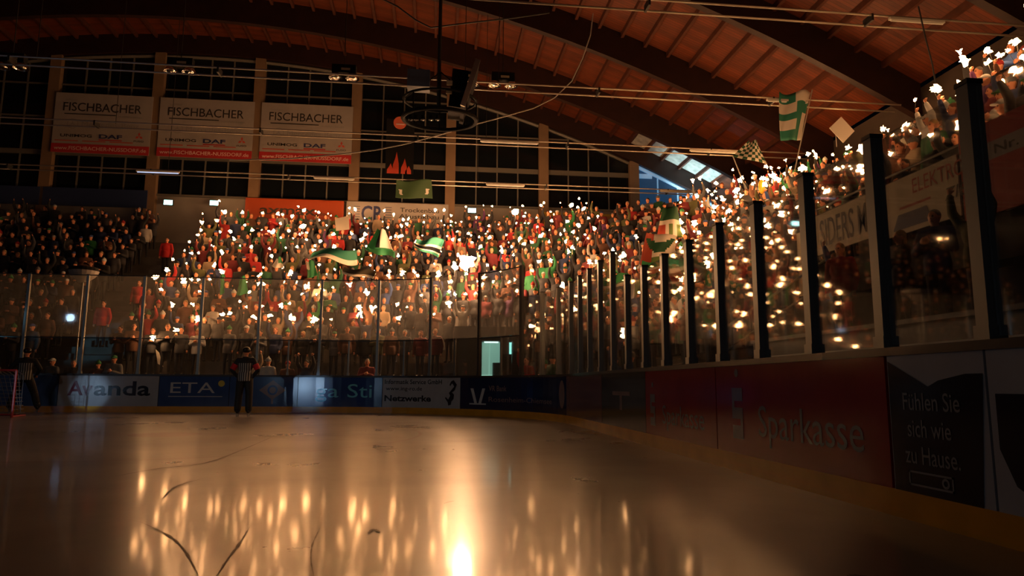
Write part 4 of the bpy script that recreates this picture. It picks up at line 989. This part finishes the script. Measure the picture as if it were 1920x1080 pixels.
# the rest of the crowd as one mass
VV, FF, CC = [], [], []; off = 0
CROWDM = mat('crowd_cloth_and_skin', (0.1, 0.1, 0.1), 0.75, attr='col')
for p in rest:
    Rz = np.array(Matrix.Rotation(p['rz'], 3, 'Z')); T = np.array(p['pos'])
    (bv, bf), (jv, jf) = LOWA[p['pose']]; hv, hf = LHA[p['hk']]
    for vv, ff, kind in ((bv, bf, 0), (jv, jf, 1), (hv, hf, 2)):
        wv = (vv*p['sc'])@Rz.T+T
        if kind == 0: c_ = np.where(((vv[:, 2] < 1.05) & (np.abs(vv[:, 0]) < .22))[:, None], np.array([.02, .022, .03]), np.array([.72, .30, .16]))
        else: c_ = np.tile(np.array(JC[p['jc']] if kind == 1 else HC[p['hk']][p['hc']]), (len(vv), 1))
        VV.append(wv); FF.append(ff+off); CC.append(c_); off += len(vv)
V = np.vstack(VV); F = np.vstack(FF); C_ = np.vstack(CC)
me = np_mesh('crowd', V, F, [CROWDM]); at_ = me.color_attributes.new('col', 'FLOAT_COLOR', 'POINT'); at_.data.foreach_set('color', np.hstack([C_, np.ones((len(C_), 1))]).astype(np.float32).ravel())
me.polygons.foreach_set('use_smooth', [True]*len(me.polygons))
o = bpy.data.objects.new('crowd', me); COL.objects.link(o); tag(o, 'dense standing crowd in winter clothes on the terraces behind and around the nearer spectators', 'crowd', kind='stuff')

# sparklers
sp = []
for p in people:
    if not p['spark']: continue
    for h, d in world_hold(p)[:(2 if R_.random() < .35 else 1)]:
        d = (d+Vector((R_.uniform(-.4, .4), R_.uniform(-.4, .4), R_.uniform(0, .6)))).normalized()
        tip = h+d*.22; q = proj(tip)
        sp.append(dict(h=h, d=d, tip=tip, px=q[0], py=q[1], dep=q[2], p=p, sc=R_.choice((.4, .5, .6, .7, .8, .95, 1.15))*(.8 if p['block'] == 'balcony' else (.68 if q[2] < 24 else 1))))
spv = sorted([s for s in sp if -10 < s['px'] < 1930 and -10 < s['py'] < 715], key=lambda s: (id(s['p']) not in ids, s['dep']))
spsolo = spv[:300]; sids = set(id(s) for s in spsolo)
sused = set()
for s in spsolo:
    p = s['p']; t = empty('sparkler', s['tip']); t.rotation_euler = s['d'].to_track_quat('Z', 'Y').to_euler(); t.scale = (1, 1, 1)
    rw_ = ORD[p['row']]+' row ' if p['block'] in ('terrace', 'balcony', 'dark') else ''
    lab = f"sparkler of person in {p['jc']} jacket, {HAT[p['hk']].format(p['hc'])}, {rw_}{zone(p)}"
    n_ = 0
    while lab in sused and n_ < 6:
        n_ += 1; lab = f"{['other','third','small','bright','thin','faint'][n_-1]} sparkler, person in {p['jc']} jacket, {HAT[p['hk']].format(p['hc'])}, {rw_}{zone(p)}"
    sused.add(lab); tag(t, lab, 'sparkler', 'sparklers held by the nearer spectators')
    c1 = bpy.data.objects.new('spark_head', R_.choice(SPK_ME)); COL.objects.link(c1); c1.parent = t; c1.scale = (s['sc'],)*3; c1.rotation_euler = (R_.uniform(0, 6), R_.uniform(0, 6), R_.uniform(0, 6))
    c2 = bpy.data.objects.new('wire', WIRE_ME); COL.objects.link(c2); c2.parent = t
VV, FF, off = [], [], 0
for s in sp:
    if id(s) in sids or not (-400 < s['px'] < 2300): continue
    v, f = R_.choice(SPKL); E = np.array(Euler((R_.uniform(0, 6), R_.uniform(0, 6), R_.uniform(0, 6))).to_matrix())
    VV.append((v*s['sc'])@E.T+np.array(s['tip'])); FF.append(f+off); off += len(v)
o = bpy.data.objects.new('sparklers', np_mesh('sparklers', np.vstack(VV), np.vstack(FF), [M_SPARK])); COL.objects.link(o)
tag(o, 'hundreds of small burning sparklers held all over the distant crowd', 'sparklers', kind='stuff')
print('PEOPLE', len(people), 'solo', len(solo), 'rest', len(rest), 'sparks', len(sp), 'solo', len(spsolo), 'crowd tris', len(F))

# large flares
def flare(px, py, depth, r, st, label):
    p = at_d(px, py, depth); v, f = spark_arr(int(px), r*.55, r*1.2, 2); t = empty('hand_flare', p, label=label, cat='flare', group='bright hand flares')
    o = bpy.data.objects.new('flame', np_mesh('flame', v, f, [emis('flare_fire%d' % st, (1.0, .52, .25), st)])); COL.objects.link(o); o.parent = t
    MB().tube([(0, 0, -.4), (0, 0, -.05)], .02, 8).build('stick', M_WIRE, t)
flare(877, 491, 27.2, .36, 330, 'large glaring hand flare just above the rising edge of the end glass')
flare(852, 500, 27.0, .14, 60, 'small flare left of the large glaring one')
flare(966, 398, 34.0, .22, 70, 'bright flare held high at the terrace top below the bare wall')
flare(1398, 518, 19.5, .15, 60, 'bright flare beside the pale handrail behind the side glass')
flare(568, 424, 33.0, .16, 50, 'bright flare below the orange wall banner')

# ------------------------------------------------------------------ flags, placards
M_G = mat('flag_green', (0.02, 0.22, 0.07), 0.7); M_W = mat('flag_white', (0.75, 0.68, 0.58), 0.7); M_G2 = mat('flag_teal', (0.03, 0.22, 0.14), 0.7); M_OL = mat('flag_olive', (0.12, 0.2, 0.05), 0.7); M_R = mat('flag_red', (0.4, 0.06, 0.03), 0.7); M_DG = mat('flag_dark_green', (0.012, 0.08, 0.03), 0.7)
M_POLE = mat('flag_pole', (0.5, 0.45, 0.38), 0.5)
def cloth(name, label, cat, corners, depth, mats, pattern, amp=.12, waves=2.0, nu=24, nv=14, pole=None, grp=None, amp2=.08):
    """corners: four picture points (top-left, top-right, bottom-right, bottom-left); built in the world at that distance"""
    c_ = [at_d(px, py, depth+dd) for px, py, dd in corners]; base = c_[3]
    t = empty(name, base, label=label, cat=cat, group=grp); mb = MB(); sag = Vector((0, 0, -1)); fw = Vector((fwd.x, fwd.y, 0)).normalized()
    for j in range(nv+1):
        for i in range(nu+1):
            u, v = i/nu, j/nv; p = c_[0]*(1-u)*(1-v)+c_[1]*u*(1-v)+c_[2]*u*v+c_[3]*(1-u)*v
            p = p+fw*(amp*math.sin(waves*2*PI*u+v*2.2))+sag*(amp2*math.sin(PI*u)*math.sin(waves*PI*u+1))
            mb.v.append(tuple(p-base))
    for j in range(nv):
        for i in range(nu):
            a_ = j*(nu+1)+i; mb.f.append((a_, a_+1, a_+nu+2, a_+nu+1)); mb.mi.append(pattern((i+.5)/nu, (j+.5)/nv))
    o = mb.build('cloth', mats, t, smooth=True); so = o.modifiers.new('s', 'SOLIDIFY'); so.thickness = .01
    if pole:
        (ax, ay), (bx, by) = pole; MB().tube([at_d(ax, ay, depth)-base, at_d(bx, by, depth)-base], .02, 8).build('pole', M_POLE, t)
    return t
FG = 'fan flags waved in the crowd'
def st(*lims):   # stripes by v
    return lambda u, v: next((m_ for l, m_ in lims if v <= l), lims[-1][1])
cloth('fan_flag', 'long green flag with pale lower stripe billowing over the end crowd', 'flag', ((585, 474, 0), (668, 468, .3), (668, 496, .3), (575, 487, 0)), 28.5, [M_G2, M_W, M_G], st((.62, 0), (1, 1)), .15, 1.0, grp=FG, amp2=-.22)
cloth('fan_flag', 'green and white flag with upright green arm left of the striped flag', 'flag', ((708, 428, 0), (722, 432, 0), (740, 478, .2), (683, 468, 0)), 28.8, [M_G, M_W, M_BLACK], lambda u, v: 0 if (u < .35 or v > .78) else (2 if u < .5 else 1), .1, 1.2, grp=FG)
cloth('fan_flag', 'green low end of the upright flag trailing right', 'flag', ((686, 462, 0), (740, 472, 0), (741, 484, .2), (700, 474, 0)), 28.4, [M_G, M_G2], lambda u, v: 0, .06, 1.5, grp=FG)
cloth('fan_flag', 'green, white and dark striped flag waving above the flare', 'flag', ((781, 447, 0), (833, 448, .2), (822, 484, .2), (775, 462, 0)), 28.5, [M_G2, M_W, M_BLACK], st((.45, 0), (.55, 1), (.78, 2), (.84, 1), (1, 0)), .12, 1.3, grp=FG, amp2=.1)
cloth('fan_flag', 'small bright green flag hanging behind the end glass', 'flag', ((450, 520, 0), (459, 518, 0), (466, 552, 0), (443, 552, 0)), 27.0, [M_G, M_W], lambda u, v: 0, .06, 1.2, grp=FG)
cloth('fan_flag', 'thin green flag hanging left of the small bright green one', 'flag', ((413, 515, 0), (419, 515, 0), (421, 550, 0), (412, 552, 0)), 27.0, [M_G, M_W], lambda u, v: 0, .05, 1.2, grp=FG)
cloth('fan_flag', 'pale green flag below the long green flag', 'flag', ((573, 488, 0), (588, 490, 0), (596, 518, 0), (577, 520, 0)), 27.6, [M_G, M_W], lambda u, v: 1 if (u < .4 and v < .5) else 0, .06, 1.2, grp=FG)
cloth('fan_flag', 'beige and green pennant left of the long green flag', 'flag', ((519, 484, 0), (526, 482, 0), (533, 505, 0), (509, 498, 0)), 28.0, [M_W, M_G], lambda u, v: 1 if u > .55 and v < .6 else 0, .05, 1.2, grp=FG)
cloth('fan_flag', 'dark flag under the long green flag', 'flag', ((645, 500, 0), (705, 508, 0), (700, 523, 0), (640, 512, 0)), 26.6, [mat('dark_flag', (.05, .04, .02), .7), M_W], lambda u, v: 0 if v < .75 else 1, .08, 1.2, grp=FG)
cloth('fan_flag', 'big green and white rayed flag on a pole against the roof', 'flag', ((1461, 172, 0), (1521, 172, .2), (1503, 262, .2), (1466, 262, 0)), 24.0, [M_G2, M_W], lambda u, v: 1 if ((.18 < v < .40 and u < .55) or (.55 < v < .78 and u < .6) or (v < .18 and u > .5) or (u > .85 and v > .4)) else 0, .14, 1.1, pole=((1523, 168), (1490, 320)), grp=FG)
cloth('fan_flag', 'green and cream checkered flag above the corner crowd', 'flag', ((1404, 263, 0), (1418, 264, .2), (1440, 307, .2), (1374, 292, 0)), 25.0, [M_DG, M_W], lambda u, v: (int(u*8)+int(v*7)) % 2, .08, 1.0, nu=32, nv=21, pole=((1374, 292), (1395, 345)), grp=FG)
cloth('fan_flag', 'green folded flag low in the corner crowd', 'flag', ((1132, 520, 0), (1178, 512, 0), (1195, 532, 0), (1128, 540, 0)), 21.5, [M_G, M_W], lambda u, v: 1 if v > .75 else 0, .1, 1.4, grp=FG)
cloth('fan_flag', 'beige and green flag right of the folded green flag', 'flag', ((1180, 530, 0), (1205, 525, 0), (1203, 552, 0), (1176, 560, 0)), 21.0, [M_OL, M_W], lambda u, v: 1 if u < .4 else 0, .08, 1.4, grp=FG)
cloth('fan_flag', 'tall round-topped flag with dark green cap and cream and green stripes', 'flag', ((1243, 388, 0), (1270, 388, 0), (1281, 444, .2), (1232, 446, 0)), 24.5, [M_DG, M_W, M_OL, M_R], lambda u, v: 0 if v < .45 else (1 if v < .55 else (3 if u < .3 else (2 if (.4 < u < .6 or u > .8) else 1))), .12, 1.0, grp=FG, amp2=0)
cloth('fan_flag', 'wide flag with a dark green crescent on red and cream', 'flag', ((1212, 436, 0), (1268, 442, 0), (1266, 486, .2), (1200, 500, 0)), 23.8, [M_DG, M_W, M_R, M_OL], lambda u, v: 0 if (.12 < v < .12+.55*math.sin(PI*u) and v > .28*math.sin(PI*u)) else (2 if u < .3 else (1 if v < .8 else 3)), .12, 1.0, grp=FG, amp2=0)
cloth('fan_flag', 'green and red striped flag draped behind the corner glass', 'flag', ((1204, 488, 0), (1278, 488, 0), (1270, 512, .2), (1200, 520, 0)), 23.0, [M_G, M_W, M_R, M_OL], st((.35, 0), (.5, 1), (.75, 2), (1, 3)), .1, 1.4, grp=FG, amp2=.1)
PG = 'pale placards held up in the crowd'
def placard(label, q, depth, m=M_W):
    c_ = [at_d(px, py, depth) for px, py in q]; ct = sum(c_, Vector())/4; t = empty('placard', ct, label=label, cat='placard', group=PG)
    fw = Vector((fwd.x, fwd.y, 0)).normalized()*.012
    MB().add([p-ct-fw for p in c_]+[p-ct+fw for p in c_], [(0,1,2,3),(7,6,5,4),(0,4,5,1),(1,5,6,2),(2,6,7,3),(3,7,4,0)]).build('sheet', m, t)
    b0 = (c_[2]+c_[3])/2-ct; MB().tube([b0+Vector((0, 0, .1))+fw*2, b0-Vector((0, 0, .35))+fw*2], .012, 6).build('stick', M_POLE, t)
placard('square cream placard held up below the orange wall banner', ((628, 410), (654, 405), (655, 430), (630, 433)), 32)
placard('tilted cream placard held high in front of the roof beam', ((1577, 219), (1602, 246), (1581, 268), (1555, 240)), 21)
placard('beige placard behind the end glass left of the green flags', ((341, 575), (357, 572), (352, 598), (340, 592)), 27)
placard('slim pale placard at the glass left of the referee', ((292, 655), (299, 662), (306, 688), (296, 682)), 24.6)
placard('pale placard by the flare at the corner handrail', ((1365, 520), (1380, 514), (1378, 552), (1364, 560)), 19.3)
placard('long slim pale placard on the balcony', ((1688, 262), (1694, 258), (1706, 284), (1702, 288)), 17)
# green cloth hung from the lowest tie rod
cloth('green_cloth', 'olive green cloth with two pale slanted patches hung from the lowest tie rod', 'cloth', ((743, 337, 0), (809, 337, 0), (811, 372, 0), (741, 370, 0)), 33.1, [mat('cloth_olive', (.05, .10, .035), .7), M_W], lambda u, v: 1 if (.5 < v < .8 and (abs(u-.12-.12*(v-.5)) < .04 or abs(u-.88+.12*(v-.5)) < .04)) else 0, .06, 1.0, nu=40, nv=20)
# white lamp shade / tray on pole at the left
p = at_y(157, 514, 24.6)
t = empty('platform_lamp', (p.x, p.y, 0), label='shallow white shade on a thin pole behind the left end glass', cat='lamp')
MB().tube([(0, 0, 0), (0, 0, p.z)], .03, 8).build('pole', M_STEEL, t)
MB().tube([(0, 0, p.z-.28), (0, 0, p.z-.1), (0, 0, p.z), (0, 0, p.z+.1)], [.12, .34, .42, .46], 20).build('shade', M_WHITE, t)
MB().tube([(0, 0, p.z+.1), (0, 0, p.z+.22)], [.46, .42], 20).build('lid', M_BLACK, t)
# balloons / hats
for px, py, dep, col_, lab in ((1492, 436, 19.0, (0.8, .5, .02), 'yellow balloon beside the thick side post'), (1428, 350, 26, (.7, .45, .03), 'tall yellow foam hat in the corner crowd')):
    p = at_d(px, py, dep); t = empty('balloon' if 'balloon' in lab else 'foam_hat', p, label=lab, cat='balloon' if 'balloon' in lab else 'hat')
    MB().ball((0, 0, 0), (.08, .08, .10) if 'balloon' in lab else (.12, .1, .28), 14, 10).build('skin' if 'balloon' in lab else 'crown', mat('yellow_'+lab[:5]+str(px), col_, .4), t, smooth=True)
    MB().tube([(0, 0, -.12), (0, 0, -.09)], [.012, .004], 6).build('knot' if 'balloon' in lab else 'brim', M_R, t)
# stewards in red
def steward(px, py, Y, z, lab):
    p = at_y(px, py, Y); b_, j_ = PROTO['arms hanging']
    o = bpy.data.objects.new('person', b_); COL.objects.link(o); o.location = (p.x, Y, z); tag(o, lab, 'person', 'stewards on the aisle')
    c1 = bpy.data.objects.new('jacket', j_); COL.objects.link(c1); c1.parent = o; c1.color = (.55, .02, .02, 1)
    c2 = bpy.data.objects.new('hair', HAIR['short hair']); COL.objects.link(c2); c2.parent = o; c2.color = (.02, .012, .01, 1)
steward(195, 560, YE+row_e(2)-.1, row_z(2), 'steward in red jacket with pale chest stripe low on the dark aisle')
steward(314, 440, YE+row_e(9), row_z(9), 'steward in red jacket high on the aisle left of the lit crowd')
steward(262, 520, YE+row_e(4), row_z(4), 'steward in dark red jacket halfway up the aisle')

# ------------------------------------------------------------------ referees
def referee(px, py_foot, label, facing, pose, legs, lean=0.0, striped=True, sleeves=True):
    d = ray(px, py_foot); k = (0.03-CAM.z)/d.z; pos = CAM+d*k
    pos.z = 0.10
    root = bpy.data.objects.new('person', remesh(body_mb(pose, legs), .0095, .35, 'referee_body')); COL.objects.link(root)
    me = root.data; set_body_mats(me); me.materials[3] = mat('black_trousers', (.006, .006, .007), .7)
    root.location = pos; root.rotation_euler = (0, lean, facing); root.scale = (1.04,)*3; tag(root, label, 'person', 'match officials on the ice')
    # shirt
    sm = remesh(jacket_mb(pose, .86, .018), .013, .5, 'shirt')
    sm.materials.clear()
    m_ = bpy.data.materials.new('referee_stripes'); m_.use_nodes = True; nt = m_.node_tree; N = nt.nodes.new; L = nt.links.new; b = nt.nodes['Principled BSDF']; b.inputs['Roughness'].default_value = .75
    tc = N('ShaderNodeTexCoord'); s_ = N('ShaderNodeSeparateXYZ'); L(tc.outputs['Object'], s_.inputs[0]); a_ = N('ShaderNodeMath'); a_.operation = 'MULTIPLY_ADD'; a_.inputs[1].default_value = 18.0; a_.inputs[2].default_value = .25; L(s_.outputs[0], a_.inputs[0])
    f_ = N('ShaderNodeMath'); f_.operation = 'FRACT'; L(a_.outputs[0], f_.inputs[0]); g_ = N('ShaderNodeMath'); g_.operation = 'GREATER_THAN'; g_.inputs[1].default_value = .5; L(f_.outputs[0], g_.inputs[0])
    z_ = N('ShaderNodeMath'); z_.operation = 'LESS_THAN'; z_.inputs[1].default_value = 1.34; L(s_.outputs[2], z_.inputs[0]); ab = N('ShaderNodeMath'); ab.operation = 'ABSOLUTE'; L(s_.outputs[0], ab.inputs[0]); lt = N('ShaderNodeMath'); lt.operation = 'LESS_THAN'; lt.inputs[1].default_value = .185; L(ab.outputs[0], lt.inputs[0]); q0 = N('ShaderNodeMath'); q0.operation = 'MULTIPLY'; L(g_.outputs[0], q0.inputs[0]); L(lt.outputs[0], q0.inputs[1]); q_ = N('ShaderNodeMath'); q_.operation = 'MULTIPLY'; L(q0.outputs[0], q_.inputs[0]); L(z_.outputs[0], q_.inputs[1])
    c_ = N('ShaderNodeMix'); c_.data_type = 'RGBA'; c_.inputs[6].default_value = (.01, .01, .012, 1); c_.inputs[7].default_value = (.32, .32, .31, 1); L(q_.outputs[0], c_.inputs[0]); L(c_.outputs[2], b.inputs['Base Color'])
    sm.materials.append(m_); o = bpy.data.objects.new('striped_shirt', sm); COL.objects.link(o); o.parent = root
    # trousers
    mb = MB(); mb.ball((0, 0, .94), (.185, .145, .14), 14, 9)
    for sgn, (kn, an) in zip((-1, 1), legs): limb(mb, (sgn*.10, 0, .90), kn, .115, .095); limb(mb, kn, (an[0], an[1], an[2]+.03), .095, .088)
    tm = remesh(mb, .014, .4, 'trousers'); tm.materials.clear(); tm.materials.append(mat('black_trousers', (.006, .006, .007), .7)); o = bpy.data.objects.new('trousers', tm); COL.objects.link(o); o.parent = root
    # helmet
    mb = MB(); mb.ball((0, .012, 1.69), (.105, .125, .095), 16, 10); hm = remesh(mb, .012, .6, 'helmet', 1); hm.materials.clear(); hm.materials.append(mat('helmet_black', (.008, .008, .009), .3)); o = bpy.data.objects.new('helmet', hm); COL.objects.link(o); o.parent = root
    MB().box((-.075, -.125, 1.62), (.075, -.118, 1.68)).build('visor', G_SIDE, o)
    if sleeves:
        for e, w_ in pose:
            e, w_ = Vector(e), Vector(w_); a0 = Vector((SH if e.x > 0 else -SH, .005, 1.42)); MB().tube([a0.lerp(e, .45), a0.lerp(e, .95)], [.085, .074], 14).build('armband', mat('armband_red', (.5, .01, .02), .7), root)
    for sgn, (kn, an) in zip((-1, 1), legs):
        mb = MB(); mb.ball((an[0], an[1]-.04, an[2]-.02), (.055, .14, .065), 12, 8); mb.tube([(an[0], an[1], an[2]), (an[0], an[1]+.01, an[2]+.14)], [.06, .065], 12)
        bt = mb.build('skate', mat('skate_boot', (.008, .008, .008), .35), root, smooth=True)
        MB().box((an[0]-.006, an[1]-.18, an[2]-.16), (an[0]+.006, an[1]+.11, an[2]-.075)).build('blade', M_STEEL, bt)
    return root
LG = (((-.13, -.01, .5), (-.14, .02, .09)), ((.13, -.01, .5), (.14, .02, .09)))
referee(455, 781, 'referee in striped shirt with red armbands standing with his back turned', PI+.05, (((-.33, .04, 1.16), (-.20, -.02, .98)), ((.33, .04, 1.16), (.20, -.02, .98))), LG)
referee(40, 775, 'official in black trousers skating with legs wide apart at the picture edge', PI+.35, (((-.34, .0, 1.18), (-.24, -.2, 1.02)), ((.36, -.02, 1.2), (.30, -.22, 1.04))), (((-.24, -.12, .50), (-.36, .02, .12)), ((.22, -.14, .50), (.30, -.04, .12))), sleeves=False)
